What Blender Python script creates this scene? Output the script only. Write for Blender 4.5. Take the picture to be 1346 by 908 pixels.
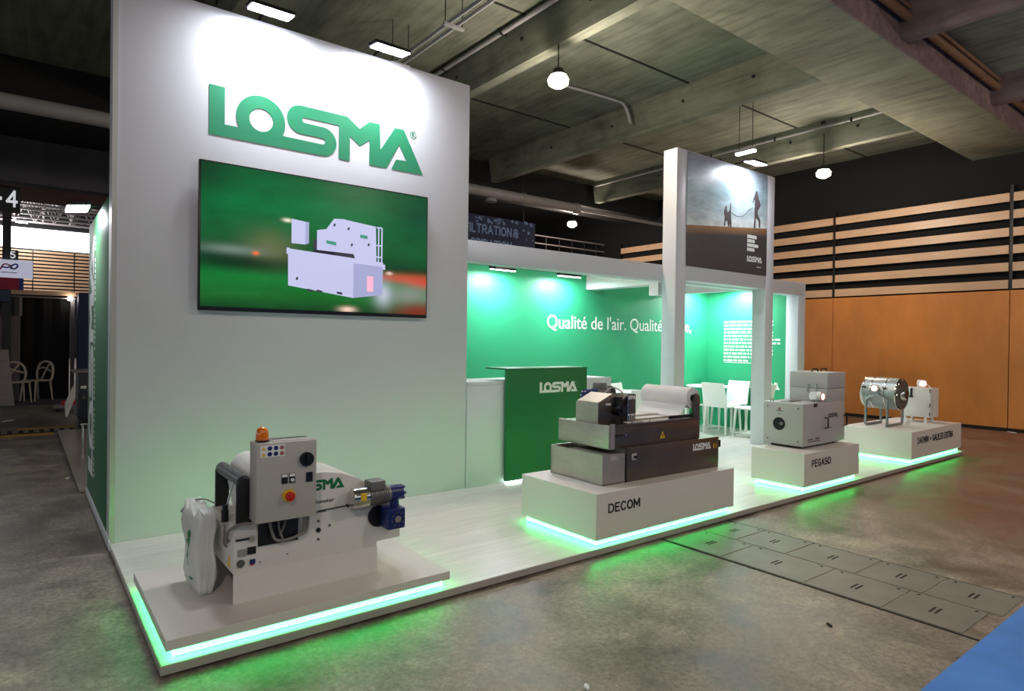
import bpy, bmesh, math, random
from mathutils import Vector, Matrix
random.seed(7)
PI = math.pi
for o in list(bpy.data.objects): bpy.data.objects.remove(o)
SC = bpy.context.scene
COL = SC.collection

# ------------------------------------------------------------------ camera
def set_camera():
    f, yaw, pit, rol = 833.76, math.radians(52.307), math.radians(-.3984), math.radians(.7325)
    F = Vector((math.cos(pit)*math.cos(yaw), math.cos(pit)*math.sin(yaw), math.sin(pit)))
    R = Vector((math.sin(yaw), -math.cos(yaw), 0)); U = R.cross(F)
    R2 = R*math.cos(rol) + U*math.sin(rol); U2 = U*math.cos(rol) - R*math.sin(rol)
    cd = bpy.data.cameras.new('camera'); co = bpy.data.objects.new('camera', cd); COL.objects.link(co)
    cd.sensor_fit = 'HORIZONTAL'; cd.sensor_width = 36; cd.lens = f*36/1346
    cd.clip_start = .05; cd.clip_end = 300
    B = -F
    co.matrix_world = Matrix(((R2.x, U2.x, B.x, -.491), (R2.y, U2.y, B.y, -3.129), (R2.z, U2.z, B.z, 1.505), (0, 0, 0, 1)))
    SC.camera = co
set_camera()

# ------------------------------------------------------------------ world, exposure
W = bpy.data.worlds.new('hall_air'); SC.world = W; W.use_nodes = True
W.node_tree.nodes['Background'].inputs[0].default_value = (.84, .93, 1, 1)
W.node_tree.nodes['Background'].inputs[1].default_value = .62
SC.view_settings.view_transform = 'Standard'; SC.view_settings.look = 'None'
SC.view_settings.gamma = 1; SC.view_settings.use_curve_mapping = False
SC.view_settings.exposure = 0.64
P_PENDANT = 105; P_TOWER = 15; P_PORTAL = 11; P_ROOM = 19; LED_E = 9.2

# ------------------------------------------------------------------ materials
def lin(c):
    r = []
    for v in c:
        v /= 255
        r.append(v/12.92 if v <= .04045 else ((v+.055)/1.055)**2.4)
    return (*r, 1)
MATS = {}
def mat(name, rgb, rough=.5, metal=0., noise=0., scale=8., bump=0., coat=0., stretch=None, alpha=1.):
    if name in MATS: return MATS[name]
    m = bpy.data.materials.new(name); m.use_nodes = True; nt = m.node_tree
    b = nt.nodes['Principled BSDF']; c = lin(rgb)
    b.inputs['Base Color'].default_value = c; b.inputs['Roughness'].default_value = rough; b.inputs['Metallic'].default_value = metal
    if coat: b.inputs['Coat Weight'].default_value = coat
    if noise or bump:
        tc = nt.nodes.new('ShaderNodeTexCoord'); mp = nt.nodes.new('ShaderNodeMapping')
        nt.links.new(tc.outputs['Object'], mp.inputs[0])
        if stretch: mp.inputs['Scale'].default_value = stretch
        n = nt.nodes.new('ShaderNodeTexNoise'); n.inputs['Scale'].default_value = scale; n.inputs['Detail'].default_value = 5
        nt.links.new(mp.outputs[0], n.inputs['Vector'])
        if noise:
            mr = nt.nodes.new('ShaderNodeMapRange'); mr.inputs[1].default_value = .3; mr.inputs[2].default_value = .7
            mr.inputs[3].default_value = 1-noise; mr.inputs[4].default_value = 1+noise
            nt.links.new(n.outputs[0], mr.inputs[0])
            h = nt.nodes.new('ShaderNodeHueSaturation'); h.inputs['Color'].default_value = c
            nt.links.new(mr.outputs[0], h.inputs['Value']); nt.links.new(h.outputs[0], b.inputs['Base Color'])
        if bump:
            bp = nt.nodes.new('ShaderNodeBump'); bp.inputs['Strength'].default_value = bump; bp.inputs['Distance'].default_value = .01
            nt.links.new(n.outputs[0], bp.inputs['Height']); nt.links.new(bp.outputs[0], b.inputs['Normal'])
    MATS[name] = m; return m
def emat(name, rgb, strength):
    if name in MATS: return MATS[name]
    m = bpy.data.materials.new(name); m.use_nodes = True; b = m.node_tree.nodes['Principled BSDF']
    c = lin(rgb); b.inputs['Base Color'].default_value = (c[0]*.5, c[1]*.5, c[2]*.5, 1)
    b.inputs['Emission Color'].default_value = c; b.inputs['Emission Strength'].default_value = strength
    MATS[name] = m; return m
class NT:            # tiny node-graph helper
    def __init__(s, m): s.nt = m.node_tree; s.b = s.nt.nodes['Principled BSDF']
    def n(s, t, **kw):
        x = s.nt.nodes.new(t)
        for k, v in kw.items(): setattr(x, k, v)
        return x
    def l(s, a, b): s.nt.links.new(a, b)
    def math(s, op, a, b=None, clamp=False):
        x = s.n('ShaderNodeMath', operation=op); x.use_clamp = clamp
        for i, v in enumerate((a, b)):
            if v is None: continue
            if isinstance(v, (int, float)): x.inputs[i].default_value = v
            else: s.l(v, x.inputs[i])
        return x.outputs[0]
    def mix(s, f, a, b, mode='MIX'):
        x = s.n('ShaderNodeMix', data_type='RGBA', blend_type=mode)
        for sock, v in ((x.inputs[0], f), (x.inputs[6], a), (x.inputs[7], b)):
            if isinstance(v, (int, float)): sock.default_value = v
            elif isinstance(v, tuple): sock.default_value = v
            else: s.l(v, sock)
        return x.outputs[2]
    def noise(s, vec, scale, detail=6, rough=.55, dist=0):
        x = s.n('ShaderNodeTexNoise'); x.inputs['Scale'].default_value = scale; x.inputs['Detail'].default_value = detail
        x.inputs['Roughness'].default_value = rough; x.inputs['Distortion'].default_value = dist; s.l(vec, x.inputs['Vector']); return x.outputs[0]
    def ramp(s, f, stops):
        x = s.n('ShaderNodeValToRGB'); e = x.color_ramp.elements
        while len(e) < len(stops): e.new(.5)
        for i, (p, c) in enumerate(stops): e[i].position = p; e[i].color = c if isinstance(c, tuple) and len(c) == 4 else (c, c, c, 1)
        s.l(f, x.inputs[0]); return x.outputs[0]
    def coord(s, scale=(1, 1, 1), loc=(0, 0, 0)):
        t = s.n('ShaderNodeTexCoord'); m = s.n('ShaderNodeMapping'); m.inputs['Scale'].default_value = scale; m.inputs['Location'].default_value = loc
        s.l(t.outputs['Object'], m.inputs[0]); return m.outputs[0]

def concrete_floor():
    m = mat('worn_concrete_floor', (96, 92, 84), .5); g = NT(m); v = g.coord()
    big = g.noise(v, .55, 5, .6, .6); mid = g.noise(v, 2.3, 8, .72, .4); fine = g.noise(v, 34, 10, .8)
    c = g.ramp(big, [(.3, lin((112, 105, 94))), (.5, lin((138, 129, 116))), (.7, lin((162, 152, 138)))])
    d = g.ramp(mid, [(.37, .34), (.52, .95), (.64, 1.45)]); c = g.mix(.85, c, d, 'MULTIPLY')
    e = g.ramp(fine, [(.34, .30), (.5, 1.), (.66, 1.6)]); c = g.mix(.8, c, e, 'MULTIPLY')
    # old red floor paint, worn, across the far right bay
    sx = g.n('ShaderNodeSeparateXYZ'); g.l(v, sx.inputs[0])
    red = g.math('MULTIPLY', g.math('SUBTRACT', sx.outputs[0], 4.3), .5, True)
    redn = g.math('MULTIPLY', red, g.ramp(g.noise(v, .9, 6, .6, .5), [(.25, .3), (.58, .9)]))
    c = g.mix(redn, c, lin((122, 84, 68)))
    g.l(c, g.b.inputs['Base Color'])
    r = g.ramp(mid, [(.3, .30), (.7, .58)]); g.l(r, g.b.inputs['Roughness'])
    bp = g.n('ShaderNodeBump'); bp.inputs['Strength'].default_value = .25; bp.inputs['Distance'].default_value = .004
    g.l(fine, bp.inputs['Height']); g.l(bp.outputs[0], g.b.inputs['Normal']); return m
def concrete_ceiling(name, rgb, boards=True):
    m = mat(name, rgb, .9); g = NT(m); v = g.coord(); c = lin(rgb)
    a = g.noise(v, .8, 6, .65, .5); s = g.noise(g.coord((6, .7, 6)), 1.6, 5, .6, .4)
    x = g.ramp(a, [(.3, .55), (.5, .95), (.7, 1.3)]); y = g.ramp(s, [(.35, .6), (.5, 1.), (.65, 1.2)])
    k = g.mix(1., c, x, 'MULTIPLY'); k = g.mix(.7, k, y, 'MULTIPLY'); g.l(k, g.b.inputs['Base Color'])
    bp = g.n('ShaderNodeBump'); bp.inputs['Strength'].default_value = .3; bp.inputs['Distance'].default_value = .01
    g.l(s, bp.inputs['Height']); g.l(bp.outputs[0], g.b.inputs['Normal']); return m
def wood_panel(name, rgb, along=(1, .25, 3)):
    m = mat(name, rgb, .38); g = NT(m); c = lin(rgb); v = g.coord(along)
    s = g.noise(v, 5, 7, .6, .3); a = g.noise(g.coord(), .9, 4)
    k = g.mix(1., c, g.ramp(s, [(.3, .9), (.7, 1.07)]), 'MULTIPLY'); k = g.mix(1., k, g.ramp(a, [(.3, .88), (.7, 1.1)]), 'MULTIPLY')
    g.l(k, g.b.inputs['Base Color']); return m
def laminate():
    m = mat('white_laminate_floor', (226, 222, 216), .32); g = NT(m); c = lin((228, 224, 219))
    s = g.noise(g.coord((.5, 7, 1)), 3.2, 7, .65, .8)
    k = g.mix(1., c, g.ramp(s, [(.35, .86), (.6, 1.04)]), 'MULTIPLY'); g.l(k, g.b.inputs['Base Color']); return m
def brushed(name, rgb, rough=.34):
    m = mat(name, rgb, rough, .85); g = NT(m); c = lin(rgb)
    s = g.noise(g.coord((1.5, 1.5, 40)), 4, 5, .7); a = g.noise(g.coord(), 3, 4)
    k = g.mix(1., c, g.ramp(s, [(.3, .85), (.7, 1.1)]), 'MULTIPLY'); k = g.mix(1., k, g.ramp(a, [(.3, .85), (.7, 1.12)]), 'MULTIPLY')
    g.l(k, g.b.inputs['Base Color']); g.l(g.ramp(s, [(.2, rough-.08), (.8, rough+.1)]), g.b.inputs['Roughness']); return m

M_FLOOR = concrete_floor(); M_CEIL = concrete_ceiling('board_marked_concrete', (112, 116, 102)); M_GIRD = concrete_ceiling('girder_concrete', (134, 136, 116))
M_GIRDS = concrete_ceiling('purplish_girder_concrete', (120, 102, 100))
M_DARK = mat('unlit_dark_concrete', (24, 24, 27), .9, noise=.2, scale=2)  # unlit darkness of the rear hall put into the concrete's colour
M_ORANGE = wood_panel('orange_varnished_plywood', (214, 136, 66), (.6, .6, .25)); M_SLAT = wood_panel('pale_wood_slat', (216, 178, 144), (1, .3, 8))
M_BLACK = mat('dark_void_black', (9, 9, 10), .9)  # darkness of the void behind slats and far end, given as black
M_WHITE = mat('white_painted_panel', (212, 212, 220), .5, noise=.015, scale=1.5)
M_WPL = mat('white_lacquered_plinth', (222, 217, 212), .42, noise=.015, scale=2)
M_LAM = laminate()
M_EDGE = mat('aluminium_edge_profile', (188, 184, 178), .4, .3)
M_GREEN = mat('green_wall_vinyl', (42, 158, 112), .5, noise=.02, scale=1)
M_GREEND = mat('dark_green_vinyl', (6, 108, 54), .5, noise=.02, scale=1)
M_LOGO = mat('logo_green_vinyl', (40, 146, 104), .5)
M_VW = mat('white_vinyl_lettering', (238, 240, 238), .5)
M_BT = mat('black_vinyl_lettering', (26, 26, 26), .6)
M_BLK = mat('black_plastic', (18, 18, 20), .35); M_BLKM = mat('black_powder_coat', (24, 24, 26), .55)
M_MW = mat('machine_white_enamel', (228, 225, 220), .35, noise=.02, scale=3); M_GREY = mat('light_grey_enamel', (186, 182, 176), .4, noise=.03, scale=3)
M_SS = brushed('brushed_stainless_steel', (196, 192, 182), .42); M_SSD = brushed('dark_shaded_steel', (116, 106, 98), .38)  # darker steel also puts front-face shade into the DECOM machine's colour
M_CHR = mat('polished_aluminium', (210, 208, 202), .16, 1.); M_GALV = brushed('galvanised_sheet', (158, 164, 163), .4)
M_MOT = mat('motor_grey_casting', (128, 128, 126), .45, .5); M_BLUE = mat('gearbox_blue_paint', (22, 40, 104), .35)
M_RED = mat('red_plastic', (196, 30, 26), .35); M_YEL = mat('yellow_plastic', (236, 190, 30), .4); M_AMB = mat('amber_lens', (232, 120, 14), .15, coat=.5)
M_PAPER = mat('filter_paper', (236, 234, 232), .85, noise=.03, scale=6, bump=.08); M_HOSE = mat('grey_pneumatic_hose', (128, 126, 122), .4)
M_BAG = mat('white_plastic_sack', (228, 230, 226), .45, bump=.35, scale=14); M_CHAIR = mat('white_moulded_plastic', (236, 238, 236), .35)
M_PEG = mat('pale_grey_machine_paint', (182, 182, 180), .42, noise=.02, scale=4); M_SCREW = mat('zinc_screw', (120, 118, 112), .3, .8)
M_CLOTHB = mat('black_curtain_fabric', (24, 23, 25), .9, noise=.25, scale=5, stretch=(9, 9, .3)); M_CARP = mat('blue_carpet', (84, 140, 222), .95, noise=.12, scale=3, bump=.4)
M_STEEL = mat('grey_steel_plate', (128, 126, 118), .5, .1, noise=.14, scale=4, bump=.06); M_GROOVE = mat('dark_joint_filler', (30, 28, 25), .9)
M_TRUSS = mat('grey_truss_steel', (138, 130, 132), .6); M_DUCT = mat('pale_grey_duct', (150, 150, 152), .45, noise=.08, scale=4)
M_RUST = mat('brown_painted_pipe', (118, 88, 66), .5); M_LIGHTS = emat('lit_lens_cool', (240, 246, 255), 14)
M_LED = bpy.data.materials.new('green_led_tape'); M_LED.use_nodes = True
_b = M_LED.node_tree.nodes['Principled BSDF']; _b.inputs['Emission Color'].default_value = (.045, 1, .17, 1); _b.inputs['Emission Strength'].default_value = LED_E

# ------------------------------------------------------------------ mesh helpers
class MB:
    def __init__(s): s.v = []; s.f = []
    def quad(s, *p):
        i = len(s.v); s.v += [tuple(q) for q in p]; s.f.append(tuple(range(i, i+len(p)))); return s
    def box(s, x0, x1, y0, y1, z0, z1):
        i = len(s.v); s.v += [(x0,y0,z0),(x1,y0,z0),(x1,y1,z0),(x0,y1,z0),(x0,y0,z1),(x1,y0,z1),(x1,y1,z1),(x0,y1,z1)]
        s.f += [tuple(i+k for k in q) for q in ((3,2,1,0),(4,5,6,7),(0,1,5,4),(1,2,6,5),(2,3,7,6),(3,0,4,7))]; return s
    def cyl(s, p0, p1, r0, r1=None, n=20, caps=True):
        p0, p1 = Vector(p0), Vector(p1); r1 = r0 if r1 is None else r1
        d = (p1-p0).normalized(); a = d.orthogonal().normalized(); b = d.cross(a); i = len(s.v)
        for p, r in ((p0, r0), (p1, r1)):
            for k in range(n):
                t = 2*PI*k/n; s.v.append(tuple(p+(a*math.cos(t)+b*math.sin(t))*r))
        for k in range(n): s.f.append((i+k, i+(k+1) % n, i+n+(k+1) % n, i+n+k))
        if caps: s.f.append(tuple(i+k for k in reversed(range(n)))); s.f.append(tuple(i+n+k for k in range(n)))
        return s
    def ring(s, p0, p1, ro, ri, n=28):
        p0, p1 = Vector(p0), Vector(p1); d = (p1-p0).normalized(); a = d.orthogonal().normalized(); b = d.cross(a); i = len(s.v)
        for p, r in ((p0, ro), (p1, ro), (p1, ri), (p0, ri)):
            for k in range(n):
                t = 2*PI*k/n; s.v.append(tuple(p+(a*math.cos(t)+b*math.sin(t))*r))
        for q in range(4):
            for k in range(n): s.f.append((i+q*n+k, i+q*n+(k+1) % n, i+((q+1) % 4)*n+(k+1) % n, i+((q+1) % 4)*n+k))
        return s
    def tube(s, pts, r, n=10, smooth=True, sub=6):
        P = [Vector(p) for p in pts]
        if smooth and len(P) > 2:
            Q = []
            for k in range(len(P)-1):
                a = P[max(k-1, 0)]; b = P[k]; c = P[k+1]; d = P[min(k+2, len(P)-1)]
                for j in range(sub):
                    t = j/sub; Q.append(.5*((2*b)+(c-a)*t+(2*a-5*b+4*c-d)*t*t+(3*b-a-3*c+d)*t**3))
            P = Q+[P[-1]]
        i = len(s.v); up = None
        for k, p in enumerate(P):
            d = (P[min(k+1, len(P)-1)]-P[max(k-1, 0)]).normalized()
            up = d.orthogonal().normalized() if up is None else (up-d*up.dot(d)).normalized()
            b = d.cross(up)
            for j in range(n):
                t = 2*PI*j/n; s.v.append(tuple(p+(up*math.cos(t)+b*math.sin(t))*r))
        for k in range(len(P)-1):
            for j in range(n): s.f.append((i+k*n+j, i+k*n+(j+1) % n, i+(k+1)*n+(j+1) % n, i+(k+1)*n+j))
        s.f.append(tuple(i+j for j in reversed(range(n)))); m = i+(len(P)-1)*n; s.f.append(tuple(m+j for j in range(n)))
        return s
    def prism(s, pts, axis, a, b):
        mk = {'x': lambda u, v, w: (w, u, v), 'y': lambda u, v, w: (u, w, v), 'z': lambda u, v, w: (u, v, w)}[axis]
        i = len(s.v); n = len(pts)
        s.v += [mk(u, v, a) for u, v in pts]+[mk(u, v, b) for u, v in pts]
        s.f.append(tuple(range(i, i+n))); s.f.append(tuple(reversed(range(i+n, i+2*n))))
        for k in range(n): s.f.append((i+k, i+n+k, i+n+(k+1) % n, i+(k+1) % n))
        return s
    def lathe(s, prof, c, axis='z', n=24):
        c = Vector(c); i = len(s.v); A = {'z': (Vector((1,0,0)), Vector((0,1,0)), Vector((0,0,1))), 'y': (Vector((1,0,0)), Vector((0,0,1)), Vector((0,1,0))), 'x': (Vector((0,1,0)), Vector((0,0,1)), Vector((1,0,0)))}[axis]
        for r, h in prof:
            for k in range(n):
                t = 2*PI*k/n; s.v.append(tuple(c+(A[0]*math.cos(t)+A[1]*math.sin(t))*max(r, 1e-4)+A[2]*h))
        for q in range(len(prof)-1):
            for k in range(n): s.f.append((i+q*n+k, i+q*n+(k+1) % n, i+(q+1)*n+(k+1) % n, i+(q+1)*n+k))
        s.f.append(tuple(i+k for k in range(n))); m = i+(len(prof)-1)*n; s.f.append(tuple(m+k for k in range(n)))
        return s
    def mesh(s, name, bevel=0, seg=2, smooth=None):
        me = bpy.data.meshes.new(name); me.from_pydata(s.v, [], s.f)
        bm = bmesh.new(); bm.from_mesh(me)
        bmesh.ops.recalc_face_normals(bm, faces=bm.faces)
        if bevel:
            e = [x for x in bm.edges if len(x.link_faces) == 2 and x.calc_face_angle(0) > .6]
            bmesh.ops.bevel(bm, geom=e, offset=bevel, segments=seg, affect='EDGES', profile=.5, clamp_overlap=True)
        bm.to_mesh(me); bm.free()
        me.polygons.foreach_set('use_smooth', [True]*len(me.polygons)); me.set_sharp_from_angle(angle=math.radians(38))
        return me
    def build(s, name, m, parent=None, bevel=0, seg=2, label=None, loc=None, rot=None):
        me = s.mesh(name, bevel, seg); return link(name, me, m, parent, label, loc, rot)
def link(name, me, m, parent=None, label=None, loc=None, rot=None):
    if not me.materials: me.materials.append(m)
    o = bpy.data.objects.new(name, me); COL.objects.link(o)
    if parent is not None: o.parent = parent
    if label: o['label'] = label
    if loc: o.location = loc
    if rot: o.rotation_euler = rot
    return o
def B(*a): return MB().box(*a)
def thing(name, label, cat, loc=(0, 0, 0), rotz=0, group=None):
    o = bpy.data.objects.new(name, None); COL.objects.link(o); o.location = loc; o.rotation_euler = (0, 0, rotz)
    o.empty_display_size = .1; return tag(o, label, cat, group)
def tag(o, label, cat, group=None):
    o['label'] = label; o['category'] = cat
    if group: o['group'] = group
    return o
def struct(o, label=None):
    o['kind'] = 'structure'
    if label: o['label'] = label
    return o
def copy_tree(root, loc, rotz, label, group=None):
    r = root.copy(); COL.objects.link(r); r.location = loc; r.rotation_euler = (0, 0, rotz); r['label'] = label
    if group: r['group'] = group
    for ch in list(root.children):
        c = ch.copy(); COL.objects.link(c); c.parent = r
        if c.type == 'LIGHT': pass
        for g in list(ch.children):
            d = g.copy(); COL.objects.link(d); d.parent = c
    return r
FRONT = (PI/2, 0, 0)            # lettering that faces -Y
LEFT = (PI/2, 0, -PI/2)         # lettering that faces -X
def text(name, s, height, m, parent, loc, rot, width=None, ext=.0015, bold=0.):
    c = bpy.data.curves.new(name, 'FONT'); c.body = s; c.size = 1; c.extrude = .002; c.resolution_u = 4; c.offset = bold
    o = bpy.data.objects.new(name, c); COL.objects.link(o); bpy.context.view_layer.update()
    me = bpy.data.meshes.new_from_object(o.evaluated_get(bpy.context.evaluated_depsgraph_get())); bpy.data.objects.remove(o)
    xs = [v.co.x for v in me.vertices]; x0, x1 = min(xs), max(xs)
    sy = height/.72; sx = sy if width is None else width/(x1-x0)
    for v in me.vertices: v.co.x = (v.co.x-x0)*sx; v.co.y *= sy; v.co.z *= ext/.002
    return link(name, me, m, parent, None, loc, rot)
def arcp(cx, cy, rx, ry, a0, a1, n=10):
    return [(cx+rx*math.cos(math.radians(a0+(a1-a0)*k/n)), cy+ry*math.sin(math.radians(a0+(a1-a0)*k/n))) for k in range(n+1)]
STROKES = {'4': (.6, [[(.45, 0), (.45, 1), (0, .3), (.6, .3)]]), '5': (.52, [[(.5, 1), (.06, 1), (.03, .55)]+arcp(.24, .32, .28, .30, 120, -140, 12)]), 'D': (.62, [[(0, 0), (0, 1), (.27, 1)]+arcp(.27, .5, .35, .5, 90, -90)+[(0, 0)]]), 'E': (.5, [[(.5, 0), (0, 0), (0, 1), (.5, 1)], [(0, .52), (.44, .52)]]), 'F': (.46, [[(0, 0), (0, 1), (.46, 1)], [(0, .52), (.40, .52)]]), '&': (.62, [[(.62, 0), (.12, .68)]+arcp(.30, .78, .2, .2, 200, -60, 10)+[(.10, .45)]+arcp(.27, .25, .26, .25, 130, 330, 10)+[(.60, .48)]]), 'C': (.62, [arcp(.33, .5, .33, .5, 45, 315, 16)]),
 'O': (.68, [arcp(.34, .5, .34, .5, 0, 360, 22)]), 'M': (.76, [[(0, 0), (0, 1), (.38, .25), (.76, 1), (.76, 0)]]), 'P': (.54, [[(0, 0), (0, 1), (.28, 1)]+arcp(.28, .73, .26, .27, 90, -90, 8)+[(0, .46)]]),
 'G': (.64, [arcp(.33, .5, .33, .5, 45, 330, 16)+[(.62, .46), (.38, .46)]]), 'A': (.66, [[(0, 0), (.33, 1), (.66, 0)], [(.12, .33), (.54, .33)]]), 'S': (.54, [arcp(.27, .75, .26, .25, 30, 260, 10)+arcp(.27, .26, .27, .26, 80, -150, 10)]),
 'R': (.58, [[(0, 0), (0, 1), (.3, 1)]+arcp(.3, .74, .25, .26, 90, -90, 8)+[(0, .48)], [(.3, .48), (.58, 0)]]), 'W': (.92, [[(0, 1), (.23, 0), (.46, .95), (.69, 0), (.92, 1)]]), 'I': (.02, [[(.01, 0), (.01, 1)]]), 'N': (.6, [[(0, 0), (0, 1), (.6, 0), (.6, 1)]]),
 'L': (.46, [[(0, 1), (0, 0), (.46, 0)]]), 'X': (.6, [[(0, 0), (.6, 1)], [(0, 1), (.6, 0)]]), 'T': (.58, [[(.29, 0), (.29, 1)], [(0, 1), (.58, 1)]]), '+': (.5, [[(0, .45), (.5, .45)], [(.25, .2), (.25, .7)]]), ' ': (.22, [])}
def block_text(name, s, h, w, m, parent, loc, rot, th=.16):
    """bold sans capitals drawn as strokes, one mesh per line of print"""
    x = 0; seg = []
    for ch in s:
        cw, st = STROKES[ch]
        for pl in st:
            for a, b in zip(pl[:-1], pl[1:]): seg.append(((a[0]+x, a[1]*(1-th)+th/2), (b[0]+x, b[1]*(1-th)+th/2)))
        x += cw+.26
    tot = x-.26+th; sx = w/tot; mb = MB()
    for k_, (a, b) in enumerate(seg):
        d = Vector((b[0]-a[0], b[1]-a[1])); L = d.length or 1; d /= L; n = Vector((-d.y, d.x))*th/2; e = d*th*.42
        pts = [Vector(a)-e-n, Vector(b)+e-n, Vector(b)+e+n, Vector(a)-e+n]
        mb.prism([((p.x+th/2)*sx, p.y*h) for p in pts], 'z', 0, .0015+.00003*k_)
    return mb.build(name, m, parent, loc=loc, rot=rot)
def arc(cx, cy, r, a0, a1, n):
    return [(cx+r*math.cos(math.radians(a0+(a1-a0)*k/n)), cy+r*math.sin(math.radians(a0+(a1-a0)*k/n))) for k in range(n+1)]
LOGO_ME = None
def logo_mesh():
    outer = [(0, 1), (.295, 1), (.295, .25), (.575, .25)] + arc(1.01, .5, .5, 207, -29, 30)[1:] + [(2.33, .25)] + arc(2.33, .318, .067, -80, 80, 8) + [(2.33, .385), (1.85, .385)] \
        + arc(1.85, .692, .307, 262, 98, 18) + [(1.85, 1), (2.91, 1), (3.21, .785), (3.455, 1), (3.715, 1), (3.74, .41), (4.11, 1), (4.35, 1), (4.885, 0), (4.025, 0), (4.147, .25), (4.43, .26), (4.226, .61), (3.89, 0), (3.457, 0), (3.457, .575), (3.22, .39), (2.975, .57), (2.975, 0), (2.715, 0), (2.715, .75), (1.93, .75)] \
        + arc(1.93, .695, .055, 100, 260, 8) + [(1.93, .64), (2.34, .635)] + arc(2.34, .3175, .3175, 84, -84, 18) + [(2.34, 0), (0, 0)]
    hole = arc(1.012, .495, .24, 0, 350, 35)
    c = bpy.data.curves.new('logo', 'CURVE'); c.dimensions = '2D'; c.fill_mode = 'BOTH'; c.extrude = .002
    def add(pts):
        sp = c.splines.new('POLY'); sp.points.add(len(pts)-1); sp.use_cyclic_u = True
        for p, q in zip(sp.points, pts): p.co = (q[0], q[1], 0, 1)
    add(outer); add(hole)
    add(arc(4.60, .93, .085, 0, 350, 20)); add(arc(4.60, .93, .072, 0, 350, 20))
    o = bpy.data.objects.new('logo', c); COL.objects.link(o); bpy.context.view_layer.update()
    me = bpy.data.meshes.new_from_object(o.evaluated_get(bpy.context.evaluated_depsgraph_get())); bpy.data.objects.remove(o)
    return me
def logo(h, m, parent, loc, rot, name='logo_lettering', sx=1.):
    global LOGO_ME
    if LOGO_ME is None: LOGO_ME = logo_mesh()
    me = LOGO_ME.copy(); me.materials.clear(); me.materials.append(m)
    for v in me.vertices: v.co.x *= h*sx; v.co.y *= h; v.co.z *= .2
    return link(name, me, m, parent, None, loc, rot)
def panel_light(name, loc, target, power, parent=None, size=(.28, .12), color=(.93, .96, 1)):
    l = bpy.data.lights.new(name, 'AREA'); l.energy = power; l.shape = 'RECTANGLE'; l.size, l.size_y = size; l.color = color
    o = bpy.data.objects.new(name, l); COL.objects.link(o)
    d = Vector(target)-Vector(loc); o.location = loc; o.rotation_euler = d.to_track_quat('-Z', 'Y').to_euler()
    if parent: o.parent = parent
    return o

# ================================================================== SETTING: hall
PZ = .055                                                   # top of the stand platform
floor = struct(MB().quad((-30, -14, 0), (34, -14, 0), (34, 60, 0), (-30, 60, 0)).build('floor', M_FLOOR), 'worn grey concrete hall floor')
# floor duct: steel cover plates, two abreast, running out from under the stand
for i, (x0, x1) in enumerate(((3.42, 3.845), (3.855, 4.27))):
    ys = [(-.06, -.50), (-.51, -1.10), (-1.11, -1.56), (-1.57, -1.96)] if i == 0 else [(-.06, -.34), (-.35, -.74), (-.75, -1.22), (-1.23, -1.62), (-1.63, -2.02)]
    for k, (a, b) in enumerate(ys):
        p = B(x0, x1, b, a, 0, .004).build('cover_plate', M_STEEL, floor, bevel=.001, seg=1)
        cx, cy = (x0+x1)/2, (a+b)/2
        for q in (-1, 1): B(cx-.05, cx+.05, cy+q*.014-.006, cy+q*.014+.006, .0038, .0048).build('lifting_slot', M_GROOVE, p)
        for q in (-1, 1): MB().cyl((x1-.035, cy+q*(a-b)*.38, .0036), (x1-.035, cy+q*(a-b)*.38, .005), .010, n=10).build('bolt_hole', M_GROOVE, p)
for x in (3.40, 4.275): B(x-.008, x+.008, -2.04, 0, 0, .003).build('joint_strip', M_GROOVE, floor)
B(-1.4, .42, 9.02, 9.40, 0, .012).build('drain_channel', M_GROOVE, floor)
for i in range(14): B(-1.38+i*.13, -1.31+i*.13, 9.04, 9.38, .012, .018).build('drain_bar', M_STEEL, floor)
B(-1.4, -.1, 8.72, 8.98, 0, .003).build('yellow_floor_marking', mat('worn_yellow_paint', (206, 156, 60), .7, noise=.3, scale=9), floor)
B(-.55, .42, 9.45, 9.72, 0, .003).build('yellow_floor_marking', MATS['worn_yellow_paint'], floor)

# right hall wall: varnished plywood below, open slats above
wr = struct(B(13.62, 13.8, -14, 30, 0, 7).build('wall_right', M_BLACK), 'hall wall of orange plywood under pale wooden slats')
WY = [.42+3.13*k for k in range(-4, 4)]
for a, b in zip(WY[:-1], WY[1:]):
    B(13.5, 13.62, a+.006, b-.006, .05, 2.53).build('plywood_panel', M_ORANGE, wr, bevel=.003, seg=1)
    B(13.47, 13.62, a, b, 0, .06).build('kick_board', M_GROOVE, wr)
    for k in range(6):
        z = 2.56+.312*k; B(13.5, 13.535, a+.03, b-.03, z, z+.158).build('slat', M_SLAT, wr, bevel=.003, seg=1)
for y in WY: B(13.53, 13.58, y-.025, y+.025, 2.53, 4.42).build('slat_post', M_BLK, wr)

struct(B(-30, 14, -14.2, -14, 0, 5.6).build('wall_behind_blocker', M_DARK), 'unseen dark wall added to cut the light on front faces')  # added out of view to dim ambient light on the stand's fronts

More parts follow.
